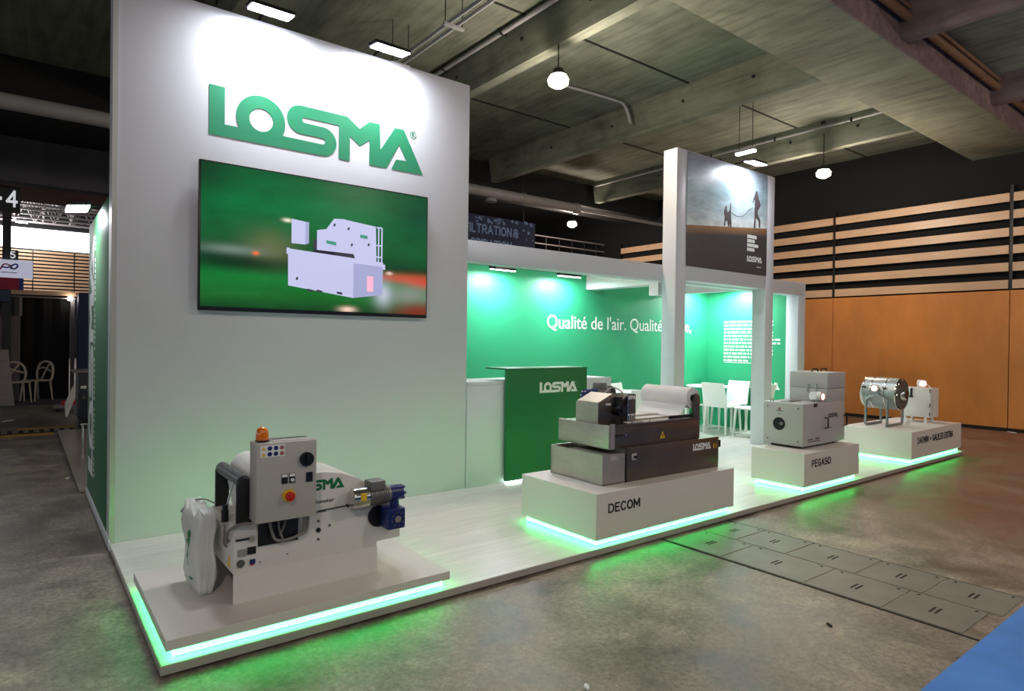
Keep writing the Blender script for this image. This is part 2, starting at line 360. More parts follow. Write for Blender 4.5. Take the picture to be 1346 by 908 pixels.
# ceiling: slab, girders, ribs
ceil = struct(B(-20, 18, -8, 8.9, 5.5, 5.7).build('ceiling', M_CEIL), 'board marked concrete ceiling with ribs and girders')
B(-20, 16.2, .05, 1.06, 5.0, 5.5).build('girder', M_GIRD, ceil, bevel=.01)
B(-20, 16.2, .03, .05, 5.0, 5.5).build('girder_face', M_GIRDS, ceil)
for k in range(-4, 5):
    x = 4.47+3.2*k
    MB().prism([(x, 5.0), (x+.16, 5.0), (x+.24, 5.5), (x-.08, 5.5)], 'y', 1.06, 8.25).build('rib', M_CEIL, ceil)
    MB().prism([(x, 5.12), (x+.2, 5.12), (x+.26, 5.5), (x-.06, 5.5)], 'y', -8, .03).build('rib', M_GIRDS, ceil)
    for q in (1.9, 3.1, 4.6, 6.2): MB().cyl((x-.06, q, 5.27), (x-.03, q, 5.27), .025, n=8).build('tie_hole', M_GROOVE, ceil)
    for q in (2.95, 5.6): B(x+.26, x+3.10, q, q+.025, 5.485, 5.5).build('slab_joint', M_GROOVE, ceil)
B(-20, 18, 8.5, 9.5, 4.95, 5.5).build('girder', M_DARK, ceil)
B(-20, 18, 8.9, 17.6, 5.5, 5.7).build('slab', M_DARK, ceil)
B(-20, 4, 17.0, 17.6, 4.95, 5.5).build('girder', mat('pinkish_concrete', (150, 122, 122), .9, noise=.1, scale=2), ceil)
B(-20, 4, 13.2, 13.6, 4.6, 5.5).build('girder', mat('slate_painted_concrete', (86, 88, 96), .9, noise=.1, scale=2), ceil)
B(-20, 4, 17.62, 17.8, 5.5, 10).build('upper_wall', M_DARK, ceil)
B(3.6, 13.7, 24, 24.2, 0, 7).build('wall_far', M_BLACK); struct(bpy.data.objects['wall_far'], 'black far wall put in for the dark depth of the hall')  # black sheet in place of the hall's unlit depth
B(3.4, 3.6, 17.8, 60, 0, 14).build('wall_left_far', M_DARK); struct(bpy.data.objects['wall_left_far'], 'dark partition of the neighbouring hall')
wl = struct(B(-30, 3.6, 48.1, 48.4, 0, 14).build('wall_back_hall', M_DARK), 'far end wall of the neighbouring hall with slats and daylight strip')
struct(B(-30, 3.4, 48.02, 48.09, 7.05, 8.35).build('window_1', emat('daylight_strip', (250, 252, 255), 3.2)), 'bright daylight strip window in the far hall')
for k in range(13):
    z = 4.1+.225*k; B(-12, 3.4, 47.98, 48.09, z, z+.13).build('slat', M_SLAT, wl)
for x in (-6, -3, 0, 2.2): B(x, x+.06, 47.97, 48.0, 4.0, 7.0).build('slat_post', M_BLK, wl)
struct(B(-30, 3.6, 17.8, 48.4, 9.8, 10.0).build('ceiling_far', mat('pale_roof_sheet', (170, 165, 168), .8)), 'pale sheet roof of the neighbouring hall')
for k in range(13):         # roof trusses of the neighbouring hall
    y = 26.5+1.65*k; m = MB()
    m.box(-8, 3.3, y-.05, y+.05, 8.45, 8.55).box(-8, 3.3, y-.05, y+.05, 9.45, 9.55)
    for j in range(11):
        x = -7.9+1.0*j; m.cyl((x, y, 8.5), (x+.5, y, 9.5), .03, n=6).cyl((x+.5, y, 9.5), (x+1., y, 8.5), .03, n=6)
    tag(m.build('roof_truss', M_TRUSS), 'grey steel lattice truss under the roof of the far hall', 'truss', 'roof trusses of the far hall')
for x in (-2.3, -.9, .5, 1.9):
    m = MB().box(x-.04, x+.04, 26, 47, 8.6, 8.68).box(x-.04, x+.04, 26, 47, 9.3, 9.38)
    for j in range(20): m.cyl((x, 26.4+1.0*j, 8.65), (x, 26.9+1.0*j, 9.35), .025, n=6).cyl((x, 26.9+1.0*j, 9.35), (x, 27.4+1.0*j, 8.65), .025, n=6)
    tag(m.build('roof_purlin', M_TRUSS), 'grey lattice purlin running lengthwise under the far hall roof', 'truss', 'lengthwise purlins of the far hall')

# services under the ceiling
t = thing('air_duct', 'pale grey ventilation duct hung under the dark rear girder', 'duct', (0, 8.3, 4.78))
MB().cyl((-20, 0, 0), (10.2, 0, 0), .115, n=20).build('duct_pipe', M_DUCT, t); MB().cyl((10.2, 0, 0), (10.34, 0, 0), .135, n=20).build('end_collar', M_DUCT, t)
MB().cyl((10.34, 0, 0), (18, 0, 0), .045, n=12).build('reduced_pipe', M_DUCT, t)
for x in (-3, 1, 5, 8.6): MB().ring((x-.03, 0, 0), (x+.03, 0, 0), .135, .11, 20).build('pipe_clamp', M_DUCT, t); MB().cyl((x, 0, .11), (x, 0, .72), .012, n=6).build('hanger', M_BLKM, t)
MB().lathe([(.02, 0), (.11, -.03), (.13, -.10), (.02, -.12)], (7.7, 0, -.1)).build('air_nozzle', M_DUCT, t)
t = thing('wall_pipe', 'brown painted pipe strapped along the purplish girder face', 'pipe', (0, -.06, 5.33))
MB().cyl((2, 0, 0), (16, 0, 0), .05, n=14).build('pipe_run', M_RUST, t); MB().cyl((2, -.02, .10), (16, -.02, .10), .028, n=10).build('small_pipe', M_RUST, t)
for x in (6, 8.1, 10.2, 12.3): MB().ring((x-.012, 0, 0), (x+.012, 0, 0), .062, .048, 16).build('pipe_strap', M_CHR, t)
t = thing('cable_tray', 'twin conduit tray hanging from thin rods above the logo tower', 'cable tray', (3.26, 0, 5.0))
for dx in (-.05, .05): MB().cyl((dx, 1.1, 0), (dx, 8.2, 0), .022, n=10).build('conduit', M_DUCT, t)
for y in (1.6, 2.85, 4.1, 5.4):
    B(-.13, .13, y-.02, y+.02, -.05, -.02).build('crossbar', M_DUCT, t)
    for dx in (-.11, .11): MB().cyl((dx, y, -.03), (dx, y, .5), .006, n=6).build('hanging_rod', M_BLKM, t)
for (x, y0, y1, z, lab) in ((4.34, 1.1, 8.2, 5.44, 'thin conduit along the top of the nearest ceiling rib'), (10.82, 1.1, 8.2, 5.40, 'thin conduit along the ceiling rib by the slatted wall')):
    t = thing('rib_conduit', lab, 'conduit', (x, 0, z)); MB().cyl((0, y0, 0), (0, y1, 0), .03, n=10).build('conduit_pipe', M_DUCT, t)
    for y in (2.0, 3.4, 4.8): B(-.04, .06, y-.015, y+.015, -.035, .035).build('pipe_clip', M_BLKM, t)
t = thing('bent_conduit', 'short bent conduit stub under the slab beside the middle rib', 'conduit', (6.0, 4.2, 5.46))
MB().tube([(0, 0, 0), (.5, -.06, 0), (1.15, -.14, -.02), (1.30, -.16, -.05), (1.36, -.2, -.2), (1.40, -.22, -.36)], .02, n=8).build('conduit_pipe', M_DUCT, t)

# pendant lamps on the hall's lamp grid
pend = None
M_BULB = emat('warm_lamp_globe', (255, 226, 196), 16)
names = {(4.48, 2.48): 'warm pendant lamp glowing above the green counter, nearest in view', (10.83, 2.48): 'warm pendant lamp glowing in front of the slatted wall', (-1.87, -4.07): 'warm pendant hall lamp behind the photographer on the left', (4.48, -4.07): 'warm pendant hall lamp over the blue carpet behind the photographer', (10.83, -4.07): 'warm pendant hall lamp over the blue carpet by the orange wall', (10.83, 9.03): 'small far pendant lamp above the dark rear of the hall'}
def pendant(x, y):
    t = thing('pendant_lamp', names.get((x, y), 'warm pendant hall lamp out of view behind the photographer'), 'lamp', (x, y, 4.6), 0, 'pendant hall lamps' if (x, y) in names else 'pendant hall lamps out of view')
    MB().lathe([(.02, .11), (.06, .105), (.075, .06), (.10, .03)], (0, 0, 0)).build('lamp_holder', M_BLKM, t)
    MB().lathe([(.03, .045), (.095, .03), (.125, -.02), (.115, -.07), (.06, -.105), (.01, -.115)], (0, 0, 0)).build('globe', M_BULB, t)
    MB().cyl((0, 0, .1), (0, 0, .88), .008, n=6).build('cord', M_BLK, t)
    B(-.04, .04, -.04, .04, .84, .9).build('ceiling_hook', M_BLKM, t)
    l = bpy.data.lights.new('pendant_light', 'POINT'); l.energy = P_PENDANT; l.color = (1, .84, .70); l.shadow_soft_size = .13
    o = bpy.data.objects.new('pendant_light', l); COL.objects.link(o); o.parent = t; o.location = (0, 0, -.26)
for x, y in ((-1.87, -4.07), (4.48, -4.07), (10.83, -4.07), (4.48, 2.48), (10.83, 2.48), (10.83, 9.03)): pendant(x, y)
t = thing('tube_light', 'short white tube light under the ceiling beyond the poster', 'lamp', (8.77, 2.73, 4.62))
B(-.05, .05, -.17, .17, 0, .04).build('housing', M_DUCT, t); B(-.035, .035, -.165, .165, -.03, 0).build('tube', M_LIGHTS, t)
for q in (-.12, .12): MB().cyl((0, q, .04), (0, q, .86), .006, n=6).build('hanger', M_BLKM, t)
for hx, hy, hl in ((-.55, 45.2, 'small white tube light under the far hall roof trusses'), (-4.5, 33, 'tube light added out of view to brighten the far hall'), (-4.5, 41, 'rear tube light added out of view to brighten the far hall')):  # two tubes out of view are added; point lights brighten the trusses
  t = thing('tube_light', hl, 'lamp', (hx, hy, 8.3))
  l = bpy.data.lights.new('far_hall_fill', 'POINT'); l.energy = 330; l.color = (1, .97, .95); l.shadow_soft_size = .3; o = bpy.data.objects.new('far_hall_fill', l); COL.objects.link(o); o.parent = t; o.location = (0, 0, -.5)
  B(-.30, .30, -.10, .10, 0, .1).build('housing', M_DUCT, t); B(-.28, .28, -.08, .08, -.06, 0).build('tube', M_LIGHTS, t)
  for q in (-.2, .2): MB().cyl((q, 0, .1), (q, 0, 1.5), .01, n=6).build('hanger', M_BLKM, t)

# hanging visitor signs
M_NAVY = mat('navy_banner_print', (24, 40, 82), .6); M_PBL = mat('pale_blue_print', (120, 150, 200), .6)
t = thing('hanging_banner', 'navy hanging banner reading filtration behind the white lintel', 'banner', (0, 9.0, 0))
B(6.2, 9.56, 0, .05, 3.1, 4.42).build('board', M_NAVY, t)
for w_, x_, z_ in (('FILTRATION', 7.47, 4.0), ('ASPIRATION', 7.47, 3.66)): block_text('banner_lettering', w_, .22, 1.36, M_PBL, t, (x_, -.001, z_), FRONT, th=.19)
block_text('banner_lettering', '&', .22, .16, M_PBL, t, (8.87, -.001, 4.0), FRONT, th=.19)
random.seed(3)
for k in range(34):
    x = random.uniform(7.7, 9.5); z = random.uniform(4.27, 4.4) if x < 9.1 else random.uniform(3.95, 4.4); r = random.choice((.02, .03, .04))
    MB().cyl((x, -.002, z), (x, .001, z), r, n=6).build('hexagon_print', M_PBL, t)
for x in (6.6, 9.2): MB().cyl((x, .02, 4.4), (x, .02, 5.5), .008, n=6).build('hanging_wire', M_BLKM, t)
t = thing('gallery_railing', 'dark gallery edge with thin railing above the rear of the stand', 'railing', (0, 10.5, 0))
B(10.6, 13.6, 0, .3, 3.75, 4.05).build('gallery_edge', mat('brown_gallery_fascia', (128, 106, 92), .7), t)
for k in range(6): MB().cyl((10.75+.5*k, .05, 4.05), (10.75+.5*k, .05, 4.48), .018, n=6).build('railing_post', M_BLKM, t)
for z in (4.26, 4.48): MB().cyl((10.6, .05, z), (13.6, .05, z), .018, n=6).build('handrail', M_TRUSS, t)
B(10.6, 13.6, .3, 13.5, 3.75, 3.85).build('gallery_floor', M_DARK, t)

# ================================================================== SETTING: the stand
plat = struct(B(0, 9.92, 0, 4.0, 0.012, PZ-.003).build('platform', M_EDGE), 'low white stand platform with metal edge')
B(.004, 9.916, .004, 3.99, PZ-.003, PZ).build('laminate_sheet', M_LAM, plat)
B(.03, 9.88, .03, 3.9, 0, .012).build('shadow_gap_base', M_BLK, plat)

# logo tower
wf = struct(B(0, 2.965, 2.07, 2.27, PZ, 4.0).build('wall_front', M_WHITE, bevel=.003), 'tall white logo tower wall')
B(-.004, .03, 2.066, 2.10, PZ, 4.0).build('edge_profile', M_EDGE, wf)
logo(.376, M_LOGO, wf, (.614, 2.067, 3.037), FRONT)
text('trademark_letter', 'R', .035, M_LOGO, wf, (.614+4.568*.376, 2.067, 3.037+.893*.376), FRONT)
# green side wall
ws = struct(B(0, .2, 2.27, 3.99, PZ, 2.52).build('wall_side', M_GREEND, bevel=.003), 'green left side wall of the stand')
logo(.43, M_VW, ws, (-.002, 3.42, .28), (0, -PI/2, 0), sx=1.)
ws.children[0].matrix_local = Matrix(((0, 0, -1, -.002), (0, 1, 0, 3.42), (1, 0, 0, .28), (0, 0, 0, 1)))
for k in range(44):
    if k % 9 != 4: B(-.003, 0, 3.30, 3.325, .30+.047*k, .33+.047*k).build('small_print', M_VW, ws)
B(-.01, .0, 2.0, 3.99, PZ-.03, PZ+.03).build('skirting', M_WHITE, ws)
# low white wall and back room
wb = struct(B(2.965, 9.48, 3.75, 3.95, PZ, 2.5).build('wall_back', M_GREEN), 'green back wall of the meeting room')
text('slogan_lettering', "Qualité de l'air. Qualité de vie,", .20, M_VW, wb, (5.45, 3.748, 1.70), FRONT, width=3.33, bold=.004)
we = struct(B(9.28, 9.48, 2.27, 3.75, PZ, 2.5).build('wall_end', M_GREEN), 'green end wall of the meeting room')
random.seed(11)
for k in range(12):                     # paragraph of fine white print, too small to read
    z = 1.90-.0605*k; y = 3.42; end = (2.38 if k in (5, 6) else 2.51) if k < 11 else 2.95
    while y > end:
        w = random.choice((.03, .05, .07, .09, .12)); B(9.277, 9.28, max(y-w, end-.01), y, z-.030, z).build('word_print', M_VW, we); y -= w+.022
B(9.277, 9.28, 2.72, 3.41, 1.178, 1.187).build('rule_line', M_VW, we)
logo(.115, M_VW, we, (9.278, 2.93, .765), LEFT)
# lintel frame
t = thing('lintel_frame', 'white square beam frame running from the tower to the far corner post', 'frame')
B(2.965, 9.48, 2.07, 2.27, 2.29, 2.495).build('lintel', M_WHITE, t, bevel=.003)
B(9.26, 9.48, 2.07, 2.27, PZ, 2.29).build('post', M_WHITE, t, bevel=.003)
B(6.22, 6.42, 2.27, 3.75, 2.29, 2.495).build('cross_beam', M_WHITE, t, bevel=.003); B(8.02, 8.16, 2.27, 3.75, 2.31, 2.495).build('cross_beam', M_WHITE, t, bevel=.003)
B(6.08, 6.24, 2.27, 2.42, 2.13, 2.29).build('beam_bracket', M_WHITE, t)
# poster portal
t = thing('poster_portal', 'tall white portal on two legs carrying the poster', 'frame', (5.91, 1.86, PZ))
PW, PT = 2.24, 3.93-PZ
B(0, .2, 0, .21, 0, PT).build('leg', M_WHITE, t, bevel=.003); B(PW-.2, PW, 0, .21, 0, PT).build('leg', M_WHITE, t, bevel=.003)
B(.2, PW-.2, 0, .21, 2.245, PT).build('panel', M_WHITE, t, bevel=.003)
def poster_mat():
    m = mat('sky_and_field_print', (150, 170, 180), .35); g = NT(m); v = g.coord()
    s = g.n('ShaderNodeSeparateXYZ'); g.l(v, s.inputs[0]); z = g.math('SUBTRACT', g.math('DIVIDE', s.outputs[2], 1.44), g.math('MULTIPLY', g.math('SUBTRACT', s.outputs[0], .92), .062))
    n = g.noise(g.coord((1.2, 1, 3.5)), 2.2, 5, .6, .5); sky = g.ramp(z, [(.42, lin((214, 222, 224))), (.55, lin((176, 194, 202))), (.72, lin((150, 176, 186))), (1., lin((136, 142, 160)))])
    sky = g.mix(1., sky, g.ramp(n, [(.35, .75), (.65, 1.18)]), 'MULTIPLY')
    gr = g.noise(g.coord((40, 1, 12)), 4, 5, .7); f2 = g.noise(g.coord((14, 1, 6)), 3, 4)
    edge = g.math('ADD', .405, g.math('MULTIPLY', gr, .02)); top = g.mix(1., lin((150, 112, 78)), g.ramp(gr, [(.3, .5), (.7, 1.4)]), 'MULTIPLY')
    soil = g.mix(1., lin((66, 64, 70)), g.ramp(f2, [(.3, .8), (.7, 1.15)]), 'MULTIPLY')
    grd = g.mix(g.ramp(z, [(.33, 0.), (.40, 1.)]), soil, top)
    c = g.mix(g.math('GREATER_THAN', z, edge), grd, sky); g.l(c, g.b.inputs['Base Color']); return m
po = B(0, 1.84, -.006, 0, 0, 1.44).build('poster', poster_mat(), t, loc=(.2, 0, 2.425), label='printed poster of a runner with a dog under a pale sky')
M_SIL = mat('dark_silhouette_print', (82, 74, 76), .5)
def flat(pts, name, m, parent, y=-.009, th=.003): return MB().prism(pts, 'y', y, y+th).build(name, m, parent)
rx, rz = 1.50, .665            # runner
runner = [(0, .0), (.035, .0), (.045, .14), (.05, .20), (.12, .13), (.13, .02), (.16, .02), (.165, .14), (.155, .17), (.09, .26), (.10, .33), (.13, .36), (.155, .40), (.16, .44), (.13, .50), (.105, .56), (.085, .61), (.075, .655), (.045, .66), (.03, .62), (.01, .57), (-.02, .51), (-.035, .45), (-.025, .44), (.0, .49), (.018, .50), (.02, .40), (.012, .30), (.012, .16)]
flat([(rx+x, rz-.01+z*.79) for x, z in runner], 'runner_print', M_SIL, po)
dog = [(0, 0), (.025, 0), (.035, .06), (.07, .07), (.10, .0), (.12, .0), (.13, .05), (.15, -.01), (.17, 0), (.165, .08), (.155, .15), (.15, .22), (.155, .30), (.14, .31), (.13, .22), (.08, .17), (.06, .21), (.05, .26), (.03, .25), (.005, .19), (.0, .15), (.02, .13), (.01, .06)]
flat([(.79+x*1.02, .60+z*1.05) for x, z in dog], 'dog_print', M_SIL, po)
MB().tube([(.95, -.008, .80), (1.10, -.008, .765), (1.24, -.008, .79), (1.38, -.008, .89), (1.47, -.008, .93)], .0015, n=5).build('leash_print', M_SIL, po)
for k, n_ in enumerate((5, 4, 6, 4)):  # four short bold lines, too small to read
    for j in range(n_): B(1.345+j*.047, 1.385+j*.047, -.009, -.006, .50-.06*k, .545-.06*k).build('slogan_print', M_VW, po)
logo(.078, M_VW, po, (1.345, -.0075, .175), FRONT)
B(1.59, 1.70, -.009, -.006, .105, .117).build('web_line_print', M_VW, po)

# low wall, counter
t = thing('low_wall', 'waist high white counter wall with a bright top between tower and green counter', 'counter', (2.97, 2.06, PZ))
B(0, 2.03, .0, .12, 0, 1.0).build('front_panel', M_WHITE, t, bevel=.002); B(0, 2.03, -.005, .5, 1.0, 1.04).build('worktop', M_WHITE, t, bevel=.002)
t = thing('reception_counter', 'dark green reception counter panel with white logo beside the tower', 'counter', (3.41, 1.99, PZ))
B(0, 1.125, 0, .045, .02, 1.155).build('front_panel', M_GREEND, t, bevel=.002)
B(-.005, 1.13, -.005, .38, 1.155, 1.17).build('top', M_GREEND, t, bevel=.002); B(.02, 1.10, .01, .04, 0, .02).build('light_strip', emat('white_led_strip', (235, 255, 245), 5), t)
logo(.112, M_VW, t, (.43, -.002, .905), FRONT)

# ------------------------------------------------------------------ flood lamps on arms
def flood(label, loc, rotz, power, tgt, top=.008, group=None, w=.33):
    """head in front of the wall (local -Y), arm back to the wall top"""
    t = thing('flood_lamp', label, 'lamp', loc, rotz, group)
    h = MB().prism([(-.085, -.012), (.085, .012), (.085, .045), (-.06, .028)], 'x', -w/2, w/2).build('head', M_BLKM, t, bevel=.004, seg=1)
    MB().prism([(-.075, -.022), (.075, .0), (.075, .010), (-.075, -.010)], 'x', -w/2+.015, w/2-.015).build('lens', M_LIGHTS, t)
    MB().tube([(0, .05, .03), (0, .13, top+.05), (0, .27, top+.06), (0, .31, top+.05), (0, .32, top)], .012, n=8).build('arm', M_BLKM, t); B(-.03, .03, .29, .35, top-.004, top+.006).build('foot_plate', M_BLKM, t)
    B(-.03, .03, .05, .09, .0, .05).build('bracket', M_BLKM, t)
    panel_light('flood_light', (0, -.01, -.032), tgt, power, t)
    return t
flood('left flood lamp on an arm over the white logo tower', (1.00, 1.86, 3.995), 0, P_TOWER, (0, .06, -.9))
flood('right flood lamp on an arm over the white logo tower', (2.0, 1.86, 3.995), 0, P_TOWER, (0, .06, -.9))
flood('flood lamp on an arm above the runner poster', (7.3, 1.65, 3.94), 0, P_PORTAL, (0, .06, -.9), top=-.004)
for x, l in ((4.45, 'flood lamp over the green back wall nearest the tower'), (5.62, 'second flood lamp along the green back wall from the tower'), (8.65, 'flood lamp over the green back wall near the room corner')):
    flood(l, (x, 3.48, 2.43), 0, P_ROOM, (0, .06, -.9), top=.075)
flood('flood lamp over the green end wall above the fine print', (9.04, 3.04, 2.43), -PI/2, P_ROOM, (0, .06, -.9), top=.075)
flood('flood lamp over the green side wall left of the tower', (-.14, 3.12, 2.54), -PI/2, 5, (0, .06, -.9), top=-.014)

# ------------------------------------------------------------------ television
t = thing('television', 'large black framed television showing a white machine on green', 'television', (.535, 2.07, 1.705))
TW, TH = 1.93, 1.115
B(.08, TW-.08, -.045, 0, .1, TH-.1).build('wall_mount_body', M_BLK, t); B(0, TW, -.08, -.04, 0, TH).build('bezel', M_BLK, t, bevel=.004)
def screen_mat():
    m = mat('screen_picture', (0, 0, 0), .25); g = NT(m); v = g.coord(); s = g.n('ShaderNodeSeparateXYZ'); g.l(v, s.inputs[0])
    u = g.math('DIVIDE', s.outputs[0], TW); w = g.math('DIVIDE', s.outputs[2], TH)
    def blob(cx, cz, sx, sz):
        a = g.math('DIVIDE', g.math('SUBTRACT', u, cx), sx); b = g.math('DIVIDE', g.math('SUBTRACT', w, cz), sz)
        return g.math('EXPONENT', g.math('MULTIPLY', g.math('ADD', g.math('MULTIPLY', a, a), g.math('MULTIPLY', b, b)), -1.))
    c = g.ramp(w, [(0., lin((14, 46, 26))), (.12, lin((30, 110, 44))), (.25, lin((18, 120, 52))), (.37, lin((12, 62, 34))), (.5, lin((22, 92, 48))), (.75, lin((8, 116, 62))), (1., lin((10, 92, 50)))])
    n = g.noise(g.coord((1.5, 1, 5)), 2.0, 5, .6, .6); c = g.mix(.5, c, g.ramp(n, [(.3, .6), (.7, 1.2)]), 'MULTIPLY')
    def add(cx, cz, sx, sz, col, k):
        nonlocal c
        c = g.mix(g.math('MULTIPLY', blob(cx, cz, sx, sz), k), c, lin(col))
    add(.97, .80, .20, .22, (14, 52, 40), .7); add(.02, .95, .10, .22, (8, 44, 24), .7)
    add(.27, .46, .10, .12, (120, 120, 84), .65); add(.12, .42, .12, .035, (150, 170, 160), .5)
    add(.15, .33, .22, .045, (10, 40, 24), .8); add(.86, .31, .16, .035, (206, 84, 52), .9); add(.98, .29, .09, .05, (220, 60, 40), .9)
    add(.9, .18, .14, .09, (150, 156, 150), .75); add(.95, .05, .12, .07, (140, 40, 30), .8); add(.77, .18, .04, .09, (200, 206, 224), .9)
    add(.60, .045, .035, .022, (255, 216, 196), 1.); add(.335, .665, .018, .013, (255, 250, 220), 1.); add(.21, .41, .012, .014, (255, 120, 60), 1.); add(.80, .345, .015, .012, (255, 220, 210), .9)
    g.l(c, g.b.inputs['Emission Color']); g.b.inputs['Specular IOR Level'].default_value = .08; g.b.inputs['Emission Strength'].default_value = .62; g.b.inputs['Base Color'].default_value = (.01, .01, .01, 1); return m
sc = B(.012, TW-.012, -.0825, -.0795, .03, TH-.012).build('screen', screen_mat(), t)
M_SW = emat('screen_lavender', (186, 188, 224), .6); M_SW2 = emat('screen_lavender_shade', (160, 164, 206), .55); M_SW3 = emat('screen_dark', (58, 56, 74), .4); M_SP = emat('screen_pink', (236, 170, 196), .65); M_STX = emat('screen_green_print', (60, 150, 130), .5)
def sp(pts, name, m, d=0): return MB().prism([(x*TW, z*TH) for x, z in pts], 'y', -.0845-.001*d, -.082-.001*d).build(name, m, sc)
sp([(.445, .30), (.54, .30), (.54, .52), (.50, .53), (.445, .55)], 'picture_dark_machinery', M_SW3)
sp([(.445, .38), (.65, .36), (.66, .47), (.445, .47)], 'picture_dark_machinery', M_SW3)
sp([(.340, .20), (.625, .135), (.765, .17), (.768, .425), (.338, .465)], 'picture_machine_tank', M_SW, 1)
sp([(.625, .135), (.765, .17), (.766, .39), (.625, .40)], 'picture_tank_side', M_SW2, 2)
sp([(.46, .475), (.46, .62), (.50, .635), (.535, .72), (.575, .725), (.73, .70), (.735, .42), (.64, .40), (.625, .47)], 'picture_machine_head', M_SW, 2)
sp([(.352, .505), (.41, .505), (.41, .67), (.352, .68)], 'picture_control_box', M_SW, 1); sp([(.41, .505), (.425, .515), (.425, .67), (.41, .67)], 'picture_control_box_side', M_SW2, 1)
sp([(.332, .425), (.345, .425), (.345, .47), (.332, .47)], 'picture_tank_lip', M_SW, 2); sp([(.765, .37), (.778, .37), (.778, .41), (.765, .41)], 'picture_tank_lip', M_SW, 2)
for a, b in (((.742, .42), (.748, .70)), ((.758, .42), (.764, .69))): sp([(a[0], a[1]), (b[0], a[1]), (b[0], b[1]), (a[0], b[1])], 'picture_ladder_rail', M_SW, 1)
for z in (.46, .55, .69): sp([(.735, z), (.763, z), (.763, z+.01), (.735, z+.01)], 'picture_ladder_rung', M_SW, 1)
sp([(.69, .19), (.72, .19), (.72, .31), (.69, .31)], 'picture_pink_glow', M_SP, 3)
sp([(.50, .53), (.545, .52), (.545, .545), (.50, .553)], 'picture_logo', M_STX, 3); sp([(.655, .60), (.69, .595), (.69, .62), (.655, .625)], 'picture_logo', M_STX, 3)
for x, z in ((.53, .665), (.595, .65), (.61, .53), (.37, .245), (.69, .545)): sp([(x, z), (x+.008, z-.004), (x+.012, z+.016), (x+.004, z+.02)], 'picture_detail', M_SW3, 3)
for x in (.42, .46, .55): sp([(x, .168-.06*(x-.42)), (x+.025, .162-.06*(x-.42)), (x+.025, .178-.06*(x-.42)), (x, .185-.06*(x-.42))], 'picture_foot', M_SW3, 2)

# ------------------------------------------------------------------ plinths with LED recess
def plinth(label, x0, x1, y1, z1, name=None, lsize=.085, tx=.12, tz=.18, tw=None):
    t = thing('plinth', label, 'plinth', (x0, .01, PZ)); w = x1-x0; d = y1-.01; zb = .108-PZ; h = z1-PZ
    B(0, w, 0, d, zb, h).build('body', M_WPL, t, bevel=.003, seg=1); B(.045, w-.045, .045, d-.045, 0, zb).build('recessed_base', M_WPL, t)
    m = MB().box(.034, w-.034, .034, .043, .012, zb-.012).box(.034, .043, .034, d-.034, .012, zb-.012).box(w-.043, w-.034, .034, d-.034, .012, zb-.012).box(.034, w-.034, d-.043, d-.034, .012, zb-.012)
    m.build('led_strip', M_LED, t, label='glowing green light strip')
    if name: block_text('name_lettering', name, lsize, tw, M_BT, t, (tx, -.0005, tz), FRONT)
    return t
plinth('wide thin white plinth under the paper band filter machine beside the tower', .02, 1.50, 1.03, .157)
plinth('white plinth lettered DECOM under the steel machine', 2.70, 4.37, .85, .437, 'DECOM', .068, .12, .232, .336)
plinth('white plinth lettered PEGASO under the grey box machine', 5.56, 6.73, .58, .436, 'PEGASO', .075, .143, .235, .385)
plinth('white plinth lettered DARWIN and GALILEO EXTRA at the far end', 8.14, 9.83, .82, .45, 'DARWIN + GALILEO EXTRA', .085, .175, .232, 1.19)

